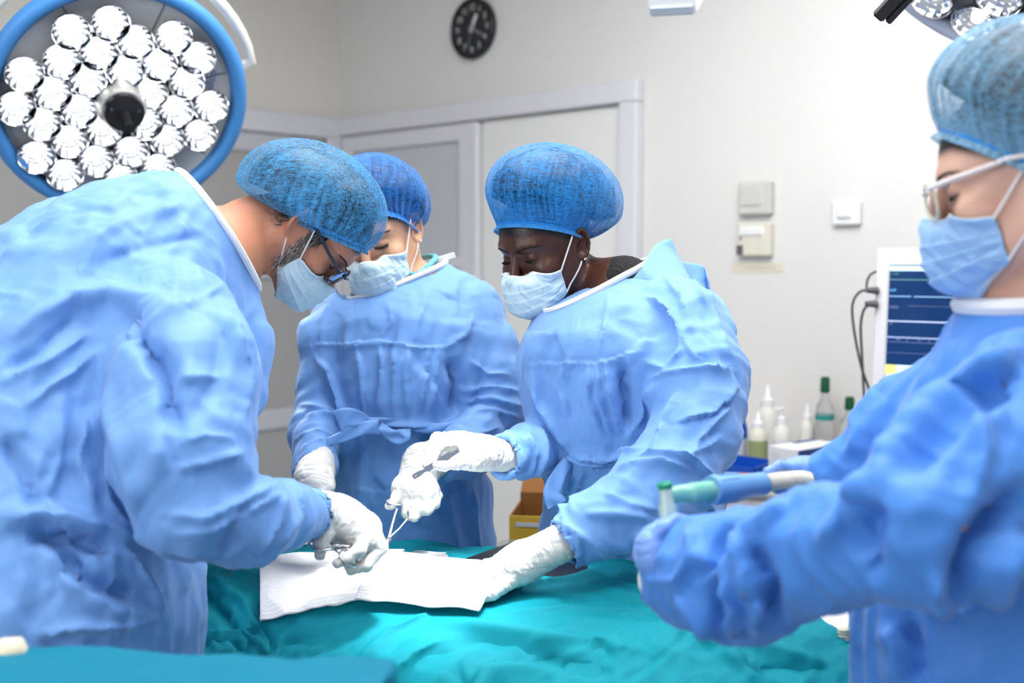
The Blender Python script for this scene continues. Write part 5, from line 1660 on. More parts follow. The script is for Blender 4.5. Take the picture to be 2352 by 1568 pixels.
man = person('bearded man in blue gown, cap and dark glasses bending over the patient', tuple(floor_of(Q(30, 1400, 1.64))))
HM = head_matrix(-92, 61, 0, 0.93, (0.078, -0.012, 0.0), Q(690, 512, 1.97))
nk = [(to_world((0, -0.030, -0.02), HM), 0.058), (to_world((0, -0.045, -0.10), HM), 0.064), (Q(485, 590, 1.95), 0.082), (Q(400, 660, 1.86), 0.10)]
tor = C((425, 545, 1.86, 130), (330, 640, 1.83, 205), (200, 760, 1.78, 255), (60, 960, 1.72, 320), (20, 1200, 1.68, 350), (30, 1420, 1.64, 380))
tor.append((np.array([*Q(30, 1420, 1.64)[:2], 0.35]), 0.25))
che = C((515, 660, 1.88, 60), (535, 800, 1.88, 78), (530, 900, 1.86, 70), (490, 1000, 1.83, 62))
arm = C((400, 740, 1.66, 140), (422, 880, 1.58, 158), (425, 1050, 1.51, 150), (445, 1180, 1.48, 108))
fore = C((445, 1182, 1.48, 108), (560, 1198, 1.53, 96), (650, 1182, 1.60, 74), (712, 1178, 1.65, 58))
arm2 = C((470, 720, 1.98, 90), (480, 900, 1.99, 85), (480, 1070, 1.97, 60), (600, 1170, 1.90, 45), (680, 1195, 1.86, 40))
hole = (to_world((0, -0.045, -0.12), HM), Q(452, 590, 1.90))


def man_gown(p):
    d = chain_sdf(p, tor, 0.10)
    d = smin(d, chain_sdf(p, che, 0.04), 0.06)
    a = chain_sdf(p, arm, 0.03); d = smin(d, a, 0.035)
    f = chain_sdf(p, fore, 0.02)
    f = smax(f, -rcone(p, fore[-1][0], fore[-1][0] + 0.03 * nrm(fore[-1][0] - fore[-2][0]), 0.031, 0.034), 0.004)
    d = smin(d, f, 0.015)
    d = smin(d, chain_sdf(p, arm2, 0.03), 0.03)
    return d


MST = [  # pixel path, width, amount (m), profile
    ([(275, 720), (330, 780), (380, 850), (400, 930), (395, 1000)], 26, -0.020, 'ridge'),
    ([(255, 880), (250, 950), (290, 1080), (335, 1220)], 16, 0.006, 'ridge'),
    ([(150, 690), (250, 670), (330, 690), (430, 710)], 22, 0.009, 'ridge'),
    ([(20, 780), (100, 720), (200, 660)], 16, 0.006, 'ridge'), ([(10, 850), (90, 800), (180, 720)], 14, -0.008, 'ridge'),
    ([(0, 880), (110, 830), (210, 760)], 12, 0.006, 'sharp'), ([(60, 930), (160, 860), (240, 800)], 12, -0.008, 'crease'),
    ([(190, 560), (300, 500), (420, 470)], 14, 0.004, 'ridge'), ([(240, 600), (350, 560), (470, 540)], 12, -0.004, 'ridge'),
    ([(300, 760), (360, 730), (440, 700), (520, 650)], 9, 0.005, 'sharp'),
    ([(500, 680), (540, 760), (560, 850), (565, 960)], 12, -0.010, 'crease'), ([(515, 670), (575, 800), (580, 930)], 10, 0.006, 'sharp'),
    ([(430, 820), (410, 920), (370, 1010), (350, 1090)], 20, 0.006, 'ridge'), ([(520, 720), (500, 850), (440, 980)], 16, -0.005, 'ridge'),
    ([(360, 900), (420, 870), (520, 860)], 10, -0.004, 'crease'), ([(400, 1020), (470, 1000), (545, 1010)], 9, 0.004, 'sharp'),
    ([(400, 1080), (480, 1060), (560, 1040)], 12, -0.006, 'crease'), ([(380, 1180), (470, 1190), (560, 1150), (640, 1110)], 14, -0.007, 'crease'),
    ([(390, 1230), (480, 1220), (580, 1170), (650, 1130)], 12, 0.006, 'sharp'), ([(500, 1290), (530, 1220), (570, 1150)], 12, -0.006, 'ridge'),
    ([(600, 1270), (640, 1200), (660, 1130)], 10, 0.006, 'sharp'), ([(640, 1260), (690, 1180), (690, 1120)], 9, -0.006, 'crease'),
    ([(0, 1190), (100, 1180), (220, 1215), (330, 1235)], 22, 0.012, 'ridge'), ([(60, 1225), (170, 1240), (280, 1250)], 22, -0.016, 'ridge'),
    ([(90, 1240), (150, 1330), (250, 1400), (360, 1410)], 22, 0.010, 'ridge'), ([(130, 1260), (210, 1340), (330, 1370)], 24, -0.012, 'ridge'),
    ([(280, 1250), (320, 1300), (350, 1350), (370, 1420)], 14, 0.008, 'sharp'), ([(80, 1460), (150, 1440), (280, 1440), (360, 1420)], 16, -0.012, 'crease'),
    ([(0, 1000), (60, 1100), (90, 1180)], 18, -0.008, 'ridge'), ([(140, 960), (130, 1060), (100, 1150)], 14, 0.006, 'ridge'),
    ([(200, 960), (180, 1060), (220, 1160)], 14, -0.007, 'crease'), ([(240, 1080), (250, 1150), (300, 1220)], 9, 0.006, 'sharp'),
    ([(0, 600), (60, 545), (140, 490)], 7, 0.006, 'sharp'),
]
lo, hi = bounds([tor, che, arm, fore, arm2]); lo[2] = 0.40
_, GP = build_gown(man, man_gown, limbs_of([(tor, 0.016, 0.005), (che, 0.012, 0.004), (arm, 0.012, 0.008), (fore, 0.007, 0.011), (arm2, 0.006, 0.006)]), lo, hi, GOWN, MST, 0.0052, seed=2.0, neck=neck_cut((385, 388, 1.95), (584, 655, 1.93), (500, 495, 1.80), HM[0][:3, 3], 0.074))
core = [[(p, r * 0.62) for p, r in tor[:-1]], [(tor[1][0], 0.05)] + [(p, r * 0.5) for p, r in arm + fore[1:]], [(tor[1][0], 0.05)] + [(p, r * 0.5) for p, r in arm2]]
lg = legs(man, Q(30, 1400, 1.64)[0], Q(30, 1400, 1.64)[1], (1, 0.3))
build_body(man, HM, nk, core + [[(p, r * 0.8) for p, r in c] for c in lg], SK_M, True)
build_cap(man, HM, CAPM, (0.0, -0.046, 0.032), (0.108, 0.150, 0.112), (0, 0.086, 0.080), (0, -0.100, -0.056), npl=40, amp=0.005, seed=3.0, gath=0.30, hair=0.86)
mk, MW, MA = build_mask(man, HM, MASKM, male=True, seed=1.0, half=70, pleat=0.004, top=(-0.010, 0), bot=-0.125, side=(-0.036, -0.086))
ear_loops(mk, MW, HM, 1, [(0.083, 0.006, 0.028), (0.080, -0.022, -0.012)])
brow_and_lash(man, HM, (1, -1), HAIRD, 0.004, seed=4, bw=0.006, fnm=True)
# beard, sideburn and nape hair
rg = np.random.RandomState(5); roots = []
def on_head(A, male=True, radial=True):
    A = np.array(A, float)
    for _ in range(8):
        d = head_sdf(A.astype(np.float32), False, male)
        g = nrm_rows(A * np.array([1, 1, 0.15])) if radial else np.tile([0, -1.0, 0], (len(A), 1))
        A = A - g * (d * 0.9)[:, None]
    return A


raw = []; dirs_ = []
for side in (1, -1):
    for k in range(620):
        t = rg.rand(); c = np.array([0.066, 0.022, 0.012]) * (1 - t) + np.array([0.05, 0.055, -0.085]) * t
        c = c + np.array([0, rg.uniform(-0.018, 0.016) * (0.6 + 0.9 * t), rg.uniform(-0.01, 0.01)]); c[0] = 0.09 * side
        raw.append(c); dirs_.append((0.05 * side, 0.35, -1.0))
strands(man, HM, 'beard', np.concatenate([on_head(raw), dirs_], 1), [HAIRG, mat('salt_hair', srgb(214, 204, 192), 0.45), mat('pepper_hair', srgb(92, 78, 68), 0.45)], 1, 0.013, 0.00042)
raw = []; dirs_ = []
for side in (1, -1):
    for k in range(420): raw.append((side * 0.09, rg.uniform(-0.075, -0.030), rg.uniform(-0.035, 0.016))); dirs_.append((0.0, -0.55, -0.8))
    for k in range(160): raw.append((side * 0.09, rg.uniform(0.018, 0.05), rg.uniform(0.012, 0.036))); dirs_.append((0.0, 0.1, -1.0))
R1 = np.concatenate([on_head(raw), dirs_], 1)
raw = [(rg.uniform(-0.04, 0.04), -0.12, rg.uniform(-0.03, 0.0)) for k in range(160)]
R2 = np.concatenate([on_head(raw, True, False), [(x[0] * 4, -0.7, -0.5) for x in raw]], 1)
roots = np.concatenate([R1, R2])
strands(man, HM, 'hair', roots, [HAIRD, HAIRD, mat('pepper_hair', (0.1, 0.08, 0.07)), HAIRG], 2, 0.020, 0.0005)
# glasses
GL = mat('navy_frame', (0.012, 0.02, 0.05), 0.2, spec=0.6); GLASS = mat('spectacle_lens', (0.95, 0.97, 1.0), 0.02, trans=1.0, spec=0.5); _mats['spectacle_lens'].node_tree.nodes['Principled BSDF'].inputs['IOR'].default_value = 1.05
def hw(p): return to_world(np.array(p, float), HM)
gs = MB().tube([hw(p) for p in ((-0.012, 0.116, 0.014), (0, 0.119, 0.017), (0.012, 0.116, 0.014))], 0.002, 8).build('glasses', GL, man, True)
for sd in (1, -1):
    rim_ = [(sd * (0.038 + 0.026 * math.copysign(abs(math.cos(a)) ** 0.6, math.cos(a))), 0.112 - 0.010 * (math.cos(a) * 0.5 + 0.5), 0.004 + 0.020 * math.copysign(abs(math.sin(a)) ** 0.6, math.sin(a))) for a in np.linspace(0, 2 * math.pi, 33)]
    MB().tube([hw(p) for p in rim_], 0.0022, 8, False).build('rim', GL, gs, True)
    vs = [hw(p) for p in rim_[:-1]]; MB().add(vs, [list(range(32))]).build('lens', GLASS, gs)
    MB().tube([hw((sd * 0.065, 0.104, 0.016)), hw((sd * 0.078, 0.092, 0.018)), hw((sd * 0.082, 0.02, 0.020)), hw((sd * 0.080, -0.012, 0.020)), hw((sd * 0.078, -0.026, 0.0))], [0.0034, 0.0034, 0.003, 0.0026, 0.0022], 8).build('temple_arm', GL, gs, True)
build_glove(man, [[(690, 1168, 1.64, 52), (740, 1186, 1.68, 57), (785, 1196, 1.70, 52)], [(770, 1190, 1.70, 54), (835, 1214, 1.71, 42)], [(800, 1216, 1.69, 44), (848, 1240, 1.69, 30)],
                  [(852, 1212, 1.70, 24), (874, 1258, 1.69, 20), (842, 1298, 1.675, 17), (806, 1309, 1.67, 14)],
                  [(835, 1235, 1.68, 22), (826, 1262, 1.665, 18), (795, 1284, 1.655, 15), (774, 1294, 1.65, 13)],
                  [(856, 1222, 1.74, 22), (860, 1272, 1.74, 17), (830, 1296, 1.735, 15), (800, 1300, 1.73, 13)],
                  [(850, 1230, 1.77, 20), (846, 1280, 1.77, 15), (812, 1290, 1.765, 13)],
                  [(748, 1222, 1.66, 27), (738, 1248, 1.65, 20), (735, 1274, 1.645, 15)]], GLOVEW)
build_glove(man, [[(640, 1190, 1.88, 36), (690, 1205, 1.85, 38)], [(680, 1200, 1.855, 38), (735, 1212, 1.84, 30)], [(690, 1210, 1.86, 34), (735, 1218, 1.86, 26)]] +
            [[(730, 1205 + 4 * k, 1.83 + 0.012 * k, 15), (762, 1222 + 3 * k, 1.83 + 0.012 * k, 13), (758, 1240 + 2 * k, 1.835 + 0.012 * k, 11)] for k in range(4)] +
            [[(690, 1215, 1.83, 17), (712, 1236, 1.82, 13), (730, 1244, 1.82, 11)]], GLOVEW, h=0.0024)

# ------------------------------------------------------------------ woman standing in the middle
wa = person('woman in blue gown and cap looking down, standing in the middle behind the table', tuple(floor_of(Q(935, 1300, 2.34))))
HA = head_matrix(10, 22, 11, 0.99, (-0.078, -0.014, 0.0), Q(953, 523, 2.34))
nkA = [(to_world((0, -0.03, -0.03), HA), 0.046), (to_world((0, -0.04, -0.10), HA), 0.047), (Q(950, 660, 2.38), 0.055), (Q(945, 700, 2.38), 0.075)]
torA = [(Q(945, 680, 2.37), (0.085, 0.07)), (Q(935, 780, 2.34), (0.175, 0.115)), (Q(930, 900, 2.32), (0.165, 0.125)), (Q(925, 985, 2.32), (0.135, 0.115)), (Q(930, 1130, 2.32), (0.155, 0.125)), (Q(940, 1290, 2.32), (0.165, 0.13))]
torA.append((np.array([*Q(945, 1290, 2.32)[:2], 0.36]), (0.20, 0.16)))
shR = C((930, 655, 2.38, 55), (800, 722, 2.35, 58), (750, 790, 2.31, 58)); shL = C((980, 640, 2.38, 50), (1080, 720, 2.36, 66), (1120, 800, 2.33, 66))
arR = C((750, 790, 2.31, 56), (748, 890, 2.28, 54), (726, 1000, 2.22, 54), (724, 1075, 2.13, 48)); flare = C((730, 775, 2.30, 36), (694, 764, 2.30, 10))
arL = C((1120, 800, 2.33, 66), (1140, 890, 2.30, 62), (1146, 950, 2.26, 58)); foL = C((1146, 955, 2.26, 58), (1075, 1030, 2.18, 62), (1015, 1052, 2.11, 48))


def gownA(p):
    d = ecaps(p, torA, RGT, 0.06)
    d = smin(d, smin(chain_sdf(p, shR, 0.04), chain_sdf(p, shL, 0.04), 0.03), 0.05)
    a = smin(chain_sdf(p, arR, 0.03), chain_sdf(p, flare, 0.02), 0.03)
    a = smax(a, -rcone(p, arR[-1][0], arR[-1][0] + 0.03 * nrm(arR[-1][0] - arR[-2][0]), 0.030, 0.036), 0.004)
    d = smin(d, a, 0.02)
    b = smin(chain_sdf(p, arL, 0.03), chain_sdf(p, foL, 0.02), 0.015)
    b = smax(b, -rcone(p, foL[-1][0], foL[-1][0] + 0.03 * nrm(foL[-1][0] - foL[-2][0]), 0.030, 0.036), 0.004)
    d = smin(d, b, 0.018)
    return d


AST = [
    ([(700, 790), (780, 790), (870, 780), (960, 800), (1050, 790)], 7, 0.004, 'step'), ([(780, 800), (880, 790), (1000, 800)], 8, 0.003, 'sharp'),
    ([(870, 790), (880, 870), (870, 950)], 9, 0.007, 'sharp'), ([(940, 800), (930, 880), (940, 960)], 9, 0.007, 'sharp'), ([(905, 800), (905, 880), (905, 960)], 9, -0.007, 'crease'),
    ([(1010, 790), (1000, 880), (985, 950)], 10, 0.008, 'sharp'), ([(985, 790), (975, 880), (965, 950)], 10, -0.007, 'crease'), ([(820, 800), (830, 880), (835, 950)], 10, -0.006, 'crease'),
    ([(1035, 820), (1055, 880), (1045, 950)], 16, -0.018, 'ridge'), ([(720, 810), (770, 900), (800, 960)], 10, 0.006, 'sharp'), ([(740, 830), (780, 920), (790, 990)], 12, -0.010, 'crease'),
    ([(770, 960), (880, 975), (1000, 980), (1060, 960)], 12, -0.010, 'crease'), ([(700, 960), (740, 950), (790, 960)], 8, 0.006, 'sharp'), ([(680, 1010), (730, 990), (770, 1010)], 8, -0.006, 'crease'),
    ([(690, 1040), (730, 1010), (780, 1040)], 8, 0.006, 'sharp'), ([(690, 930), (740, 940), (790, 950)], 8, -0.006, 'crease'),
    ([(1060, 900), (1120, 890), (1190, 900)], 8, 0.007, 'sharp'), ([(1060, 925), (1130, 915), (1200, 935)], 9, -0.008, 'crease'), ([(1060, 950), (1130, 945), (1200, 960)], 9, 0.006, 'sharp'),
    ([(1080, 830), (1120, 860), (1170, 860)], 9, -0.006, 'crease'), ([(1050, 1000), (1100, 1000), (1150, 980)], 9, -0.005, 'crease'),
    ([(800, 1120), (900, 1128), (1000, 1150), (1100, 1100)], 5, 0.002, 'step'), ([(840, 1000), (830, 1100), (830, 1240)], 14, 0.004, 'ridge'), ([(1020, 1120), (1040, 1200), (1060, 1290)], 12, 0.006, 'ridge'), ([(1085, 1120), (1090, 1200), (1100, 1280)], 9, -0.008, 'crease'),
    ([(890, 690), (900, 740), (870, 780)], 8, 0.003, 'sharp'), ([(985, 680), (960, 740), (950, 790)], 8, -0.003, 'crease'), ([(1090, 720), (1070, 770), (1020, 800)], 9, 0.004, 'sharp'),
]
chA = [[(p, max(r)) for p, r in torA], shR, shL, arR, arL, foL, flare]
lo, hi = bounds(chA); lo[2] = 0.40
_, GP = build_gown(wa, gownA, limbs_of([(chA[0], 0.012, 0.003), (shR, 0.004, 0.004), (shL, 0.004, 0.004), (arR, 0.006, 0.012), (arL, 0.006, 0.012), (foL, 0.006, 0.012)]), lo, hi, GOWN, AST, 0.0046, seed=9.0, neck=neck_cut((1000, 594, 2.46), (885, 660, 2.27), (1000, 612, 2.32), HA[0][:3, 3], 0.060))
lgA = legs(wa, Q(935, 1300, 2.34)[0], Q(935, 1300, 2.34)[1], (0, -1))
core = [[(p, min(r) * 0.7) for p, r in torA[:-1]]] + [[(torA[1][0], 0.05)] + [(p, r * 0.5) for p, r in c] for c in (arR, arL + foL[1:])]
build_body(wa, HA, nkA, core + [[(p, r * 0.8) for p, r in c] for c in lgA], SK_A)
ring_band(wa, [Q(*a) for a in ((960, 630, 2.30), (990, 605, 2.33), (1000, 590, 2.38), (975, 590, 2.44), (920, 605, 2.44), (900, 630, 2.36))], mat('checked_shirt', srgb(110, 190, 205), 0.7, var=(160, 0.35)), 'shirt_collar', 0.006)
MB().box((-0.03, -0.006, -0.002), (0.022, 0.006, 0.002), 0.001).build('neck_tie', WHITEF, wa, False, frame(Q(1022, 592, 2.37), nrm(CAM - Q(1022, 592, 2.37)), RGT + 0.3 * UPV))
build_cap(wa, HA, CAPA, (-0.006, -0.046, 0.060), (0.104, 0.134, 0.098), (0, 0.082, 0.084), (0, -0.100, -0.070), npl=52, amp=0.0045, seed=7.0, gath=0.22)
mk, MW, MA = build_mask(wa, HA, MASKM, seed=4.0, half=66, top=(-0.004, 0), bot=-0.122, side=(-0.024, -0.078), pleat=0.0016)
ear_loops(mk, MW, HA, -1, [(-0.081, 0.004, 0.026), (-0.080, -0.016, -0.014)]); ear_loops(mk, MW, HA, 1, [(0.081, 0.004, 0.026), (0.080, -0.016, -0.014)])
brow_and_lash(wa, HA, (-1, 1), HAIRD, 0.0085, seed=8, bw=0.008)
for sd in (-1, 1):
    P_, F_ = polygonize(lambda p: ellip(p, to_world((sd * 0.0835, -0.008, -0.028), HA), (0.0035, 0.0035, 0.0035)), to_world((sd * 0.0835, -0.008, -0.028), HA) - 0.005, to_world((sd * 0.0835, -0.008, -0.028), HA) + 0.005, 0.0008)
    mesh_obj('earring', P_, F_, CHROME, wa)
build_glove(wa, [[(735, 1058, 2.13, 36), (726, 1088, 2.09, 42)], [(705, 1098, 2.06, 30), (738, 1112, 2.05, 32)], [(722, 1085, 2.085, 40), (722, 1112, 2.05, 36)]] +
            [[(694 + k * 17, 1116, 2.045, 14), (696 + k * 16, 1146, 2.03, 13), (706 + k * 13, 1152, 2.055, 11), (708 + k * 12, 1132, 2.075, 10)] for k in range(4)] +
            [[(752, 1086, 2.05, 17), (756, 1118, 2.03, 14), (738, 1132, 2.02, 11)]], GLOVEW)
build_glove(wa, [[(1010, 1045, 2.115, 42), (975, 1066, 2.07, 46)], [(968, 1062, 2.06, 44), (955, 1120, 2.02, 46)], [(930, 1122, 2.0, 32), (976, 1132, 2.0, 36)],
                 [(936, 1146, 1.99, 19), (938, 1178, 1.975, 17), (952, 1186, 1.965, 13), (964, 1174, 1.98, 11)],
                 [(958, 1148, 1.99, 18), (964, 1170, 1.972, 16), (984, 1172, 1.975, 12), (990, 1158, 1.99, 10)],
                 [(978, 1144, 1.995, 17), (984, 1160, 1.98, 15), (1000, 1158, 1.985, 12), (1002, 1146, 2.0, 10)],
                 [(992, 1132, 2.005, 15), (1000, 1146, 1.99, 13), (1008, 1138, 2.0, 11)],
                 [(918, 1126, 1.99, 19), (908, 1148, 1.98, 14), (900, 1160, 1.972, 11), (890, 1163, 1.968, 9)]], GLOVEW)
# waist tie with a bow
def ribbon(who, pts, w, m, name, parent=None, up=None, thick=0.001):
    sp_ = spline(pts, 40); n = len(sp_); P = np.zeros((n, 7, 3))
    for i, c in enumerate(sp_):
        t = nrm(sp_[min(i + 1, n - 1)] - sp_[max(i - 1, 0)]); vdir = nrm(CAM - c)
        s = nrm(np.cross(t, vdir)); ww = w[0] + (w[1] - w[0]) * i / (n - 1) if hasattr(w, '__len__') else w
        for j, a in enumerate(np.linspace(-1, 1, 7)):
            P[i, j] = c + s * a * ww / 2 + vdir * 0.0025 * math.sin(a * 2.6 + i * 0.25)
    return sheet(P, name, m, parent or who, thick)


bt_ = ribbon(wa, [Q(*a) for a in ((800, 985, 2.15), (850, 972, 2.16), (920, 975, 2.175), (1000, 985, 2.175), (1062, 975, 2.19))], 0.022, GOWN, 'waist_tie')
ribbon(wa, [Q(*a) for a in ((850, 985, 2.155), (830, 965, 2.14), (800, 958, 2.13), (775, 968, 2.13))], (0.02, 0.045), GOWN, 'bow_loop', bt_)
ribbon(wa, [Q(*a) for a in ((870, 980, 2.15), (830, 985, 2.135), (780, 1005, 2.13), (738, 1022, 2.13))], (0.03, 0.015), GOWN, 'tie_end', bt_)
ribbon(wa, [Q(*a) for a in ((870, 980, 2.155), (900, 1000, 2.15), (925, 1005, 2.15), (925, 985, 2.155))], (0.02, 0.03), GOWN, 'bow_loop', bt_)

# ------------------------------------------------------------------ woman on the right side of the table
wb = person('woman in blue gown and bright blue cap holding a scalpel handle', tuple(floor_of(Q(1450, 1330, 2.06))))
HB = head_matrix(44, 22, 2, 0.93, (-0.078, -0.014, 0.0), Q(1334, 560, 2.06))
nkB = [(to_world((0, -0.03, -0.02), HB), 0.047), (to_world((0, -0.045, -0.09), HB), 0.048), (Q(1425, 665, 2.07), 0.056), (Q(1435, 700, 2.07), 0.08)]
rB = HB[1][:, 0] * np.array([1, 1, 0])
torB = [(Q(1425, 705, 2.06), (0.10, 0.08)), (Q(1395, 840, 2.02), (0.165, 0.130)), (Q(1405, 960, 2.03), (0.145, 0.125)), (Q(1425, 1040, 2.05), (0.130, 0.115)), (Q(1450, 1160, 2.07), (0.155, 0.135)), (Q(1465, 1330, 2.08), (0.18, 0.15))]
torB.append((np.array([*Q(1465, 1330, 2.08)[:2], 0.36]), (0.20, 0.17)))
armB = C((1490, 700, 2.03, 88), (1570, 770, 1.96, 102), (1600, 880, 1.89, 106), (1600, 985, 1.84, 98)); foreB = C((1596, 1000, 1.84, 98), (1510, 1125, 1.79, 98), (1395, 1200, 1.75, 84), (1305, 1246, 1.735, 62))
rarB = C((1300, 760, 2.08, 80), (1310, 920, 2.10, 72), (1296, 1020, 2.06, 62)); rfoB = C((1296, 1022, 2.06, 62), (1220, 1036, 1.97, 60), (1168, 1046, 1.915, 52))
flapB = C((1480, 650, 2.09, 62), (1535, 578, 2.10, 20), (1541, 556, 2.10, 6)); flap2 = C((1560, 680, 2.10, 60), (1612, 632, 2.11, 18), (1618, 612, 2.11, 6)); flap3 = C((1480, 690, 2.09, 75), (1560, 720, 2.08, 70), (1600, 760, 2.06, 55))


def gownB(p):
    d = ecaps(p, torB, rB, 0.06)
    d = smin(d, chain_sdf(p, flap3, 0.03), 0.03)
    a = chain_sdf(p, rarB, 0.03)
    f = chain_sdf(p, rfoB, 0.02); f = smax(f, -rcone(p, rfoB[-1][0], rfoB[-1][0] + 0.03 * nrm(rfoB[-1][0] - rfoB[-2][0]), 0.028, 0.036), 0.004)
    d = smin(d, smin(a, f, 0.015), 0.02)
    a = chain_sdf(p, armB, 0.04); f = chain_sdf(p, foreB, 0.02)
    f = smax(f, -rcone(p, foreB[-1][0], foreB[-1][0] + 0.035 * nrm(foreB[-1][0] - foreB[-2][0]), 0.036, 0.044), 0.004)
    d = smin(d, smin(a, f, 0.012), 0.014)
    return d


BST = [
    ([(1205, 835), (1280, 832), (1380, 830), (1480, 800)], 7, 0.004, 'step'), ([(1300, 830), (1290, 900), (1310, 960)], 9, 0.006, 'sharp'), ([(1355, 830), (1350, 920), (1380, 990)], 9, 0.007, 'sharp'),
    ([(1390, 830), (1400, 900), (1425, 990)], 8, 0.008, 'sharp'), ([(1372, 840), (1378, 920), (1405, 1000)], 9, -0.009, 'crease'), ([(1425, 830), (1435, 900), (1445, 990)], 14, -0.016, 'ridge'),
    ([(1225, 850), (1240, 920), (1290, 1000)], 9, -0.008, 'crease'), ([(1215, 870), (1255, 960), (1310, 1040)], 9, 0.007, 'sharp'),
    ([(1310, 1045), (1360, 1052), (1420, 1050), (1480, 1030)], 10, -0.010, 'crease'), ([(1400, 660), (1390, 740), (1370, 830)], 8, 0.004, 'sharp'),
    ([(1495, 690), (1540, 720), (1560, 760), (1560, 810)], 7, -0.010, 'crease'), ([(1480, 680), (1530, 705), (1575, 790), (1600, 830)], 7, 0.006, 'sharp'),
    ([(1480, 830), (1530, 850), (1570, 800)], 8, 0.006, 'sharp'), ([(1490, 870), (1560, 850), (1680, 840)], 8, -0.005, 'crease'), ([(1580, 800), (1630, 840), (1690, 850)], 7, 0.005, 'step'),
    ([(1500, 880), (1470, 960), (1440, 1010)], 12, 0.008, 'sharp'), ([(1560, 900), (1520, 980), (1500, 1040)], 12, -0.006, 'crease'), ([(1700, 890), (1640, 950), (1560, 970)], 9, 0.006, 'step'),
    ([(1680, 930), (1620, 990), (1580, 1050)], 10, -0.008, 'crease'), ([(1660, 1000), (1600, 1040), (1560, 1050)], 9, 0.007, 'sharp'), ([(1470, 1050), (1540, 1045), (1600, 1060), (1640, 1100)], 9, -0.012, 'crease'),
    ([(1400, 1100), (1450, 1070), (1520, 1060), (1590, 1080)], 10, 0.008, 'sharp'), ([(1380, 1130), (1440, 1160), (1520, 1170)], 12, -0.006, 'crease'), ([(1340, 1180), (1420, 1180), (1500, 1190)], 10, 0.005, 'ridge'),
    ([(1320, 1220), (1370, 1250), (1400, 1280)], 8, -0.006, 'crease'), ([(1290, 1200), (1330, 1230), (1330, 1290)], 8, 0.006, 'sharp'), ([(1450, 1240), (1500, 1200), (1560, 1180)], 10, -0.006, 'crease'),
    ([(1210, 990), (1230, 1040), (1220, 1090)], 8, 0.007, 'sharp'), ([(1240, 980), (1250, 1030), (1240, 1090)], 9, -0.009, 'crease'), ([(1170, 990), (1190, 1040), (1170, 1095)], 7, 0.005, 'sharp'),
    ([(1320, 1080), (1300, 1150), (1290, 1190)], 9, -0.008, 'crease'), ([(1340, 1070), (1330, 1120), (1310, 1180)], 8, 0.007, 'sharp'),
    ([(1545, 560), (1590, 640), (1620, 700)], 7, 0.005, 'sharp'), ([(1500, 600), (1560, 680), (1590, 760)], 8, -0.006, 'crease'), ([(1620, 620), (1640, 720), (1680, 820)], 8, 0.004, 'sharp'),
    ([(1600, 1120), (1640, 1180), (1660, 1250)], 10, -0.008, 'crease'), ([(1620, 1080), (1660, 1150), (1690, 1180)], 9, 0.006, 'sharp'),
]
chB = [[(p, max(r)) for p, r in torB], armB, foreB, rarB, rfoB, flap3]
lo, hi = bounds(chB); lo[2] = 0.40
_, GP = build_gown(wb, gownB, limbs_of([(chB[0], 0.012, 0.003), (armB, 0.007, 0.012), (foreB, 0.008, 0.009), (rarB, 0.005, 0.005), (rfoB, 0.006, 0.012)]), lo, hi, GOWN, BST, 0.0044, seed=15.0, neck=neck_cut((1512, 572, 2.12), (1325, 680, 2.0), (1430, 632, 1.975), HB[0][:3, 3], 0.064))
def panel(who, rows, name, m=GOWN, n=30, wob=0.004, seed=0.0):
    R_ = [spline([Q(*a) for a in r], n) for r in rows]; k = min(map(len, R_)); R_ = np.array([r[:k] for r in R_])
    out = np.array([spline(list(R_[:, i]), 24) for i in range(k)])
    sh = out.shape[:2]; q = out.reshape(-1, 3)
    q = q + (wob * noise3(q * 16 + seed) + facets(q, 0.05, 0.05, 0.05, (1, 1, 1), seed))[:, None] * nrm(CAM - q.mean(0))
    return sheet(q.reshape(*sh, 3), name, m, who, 0.0012)


panel(wb, [[(1440, 655, 1.975), (1475, 612, 1.985), (1503, 563, 2.06), (1542, 546, 2.10)], [(1480, 690, 1.95), (1530, 660, 1.96), (1560, 620, 2.03), (1562, 592, 2.09)], [(1530, 760, 1.90), (1580, 720, 1.91), (1600, 690, 1.98), (1592, 650, 2.07)], [(1570, 830, 1.85), (1630, 800, 1.86), (1655, 780, 1.93), (1632, 720, 2.04)]], 'gown_shoulder_panel', seed=2.0)
panel(wb, [[(1552, 600, 2.10), (1590, 604, 2.12), (1616, 612, 2.12), (1624, 640, 2.10)], [(1570, 660, 2.08), (1600, 650, 2.10), (1630, 660, 2.11), (1632, 690, 2.09)], [(1600, 760, 2.0), (1640, 740, 2.03), (1650, 750, 2.06), (1652, 770, 2.06)]], 'gown_back_panel', seed=5.0)
lgB = legs(wb, Q(1460, 1330, 2.08)[0], Q(1460, 1330, 2.08)[1], (-0.7, -0.7))
core = [[(p, min(r) * 0.7) for p, r in torB[:-1]]] + [[(torB[1][0], 0.05)] + [(p, r * 0.5) for p, r in c] for c in (armB + foreB[1:], rarB + rfoB[1:])]
build_body(wb, HB, nkB, core + [[(p, r * 0.8) for p, r in c] for c in lgB], SK_B)
tn = [(to_world((0, -0.047, -0.115), HB), 0.051), (Q(1432, 668, 2.07), 0.060), (Q(1438, 700, 2.07), 0.085)]
P_, F_ = polygonize(lambda p: smax(chain_sdf(p, tn, 0.02), ((p - tn[0][0].astype(np.float32)) @ nrm(tn[0][0] - tn[1][0]).astype(np.float32)), 0.004), *bounds([tn], 0.01), 0.004)
mesh_obj('turtleneck', P_, F_, mat('black_knit', (0.008, 0.008, 0.009), 0.85, bump=[(260, 0.4, (1, 1, 0.2))]), wb)
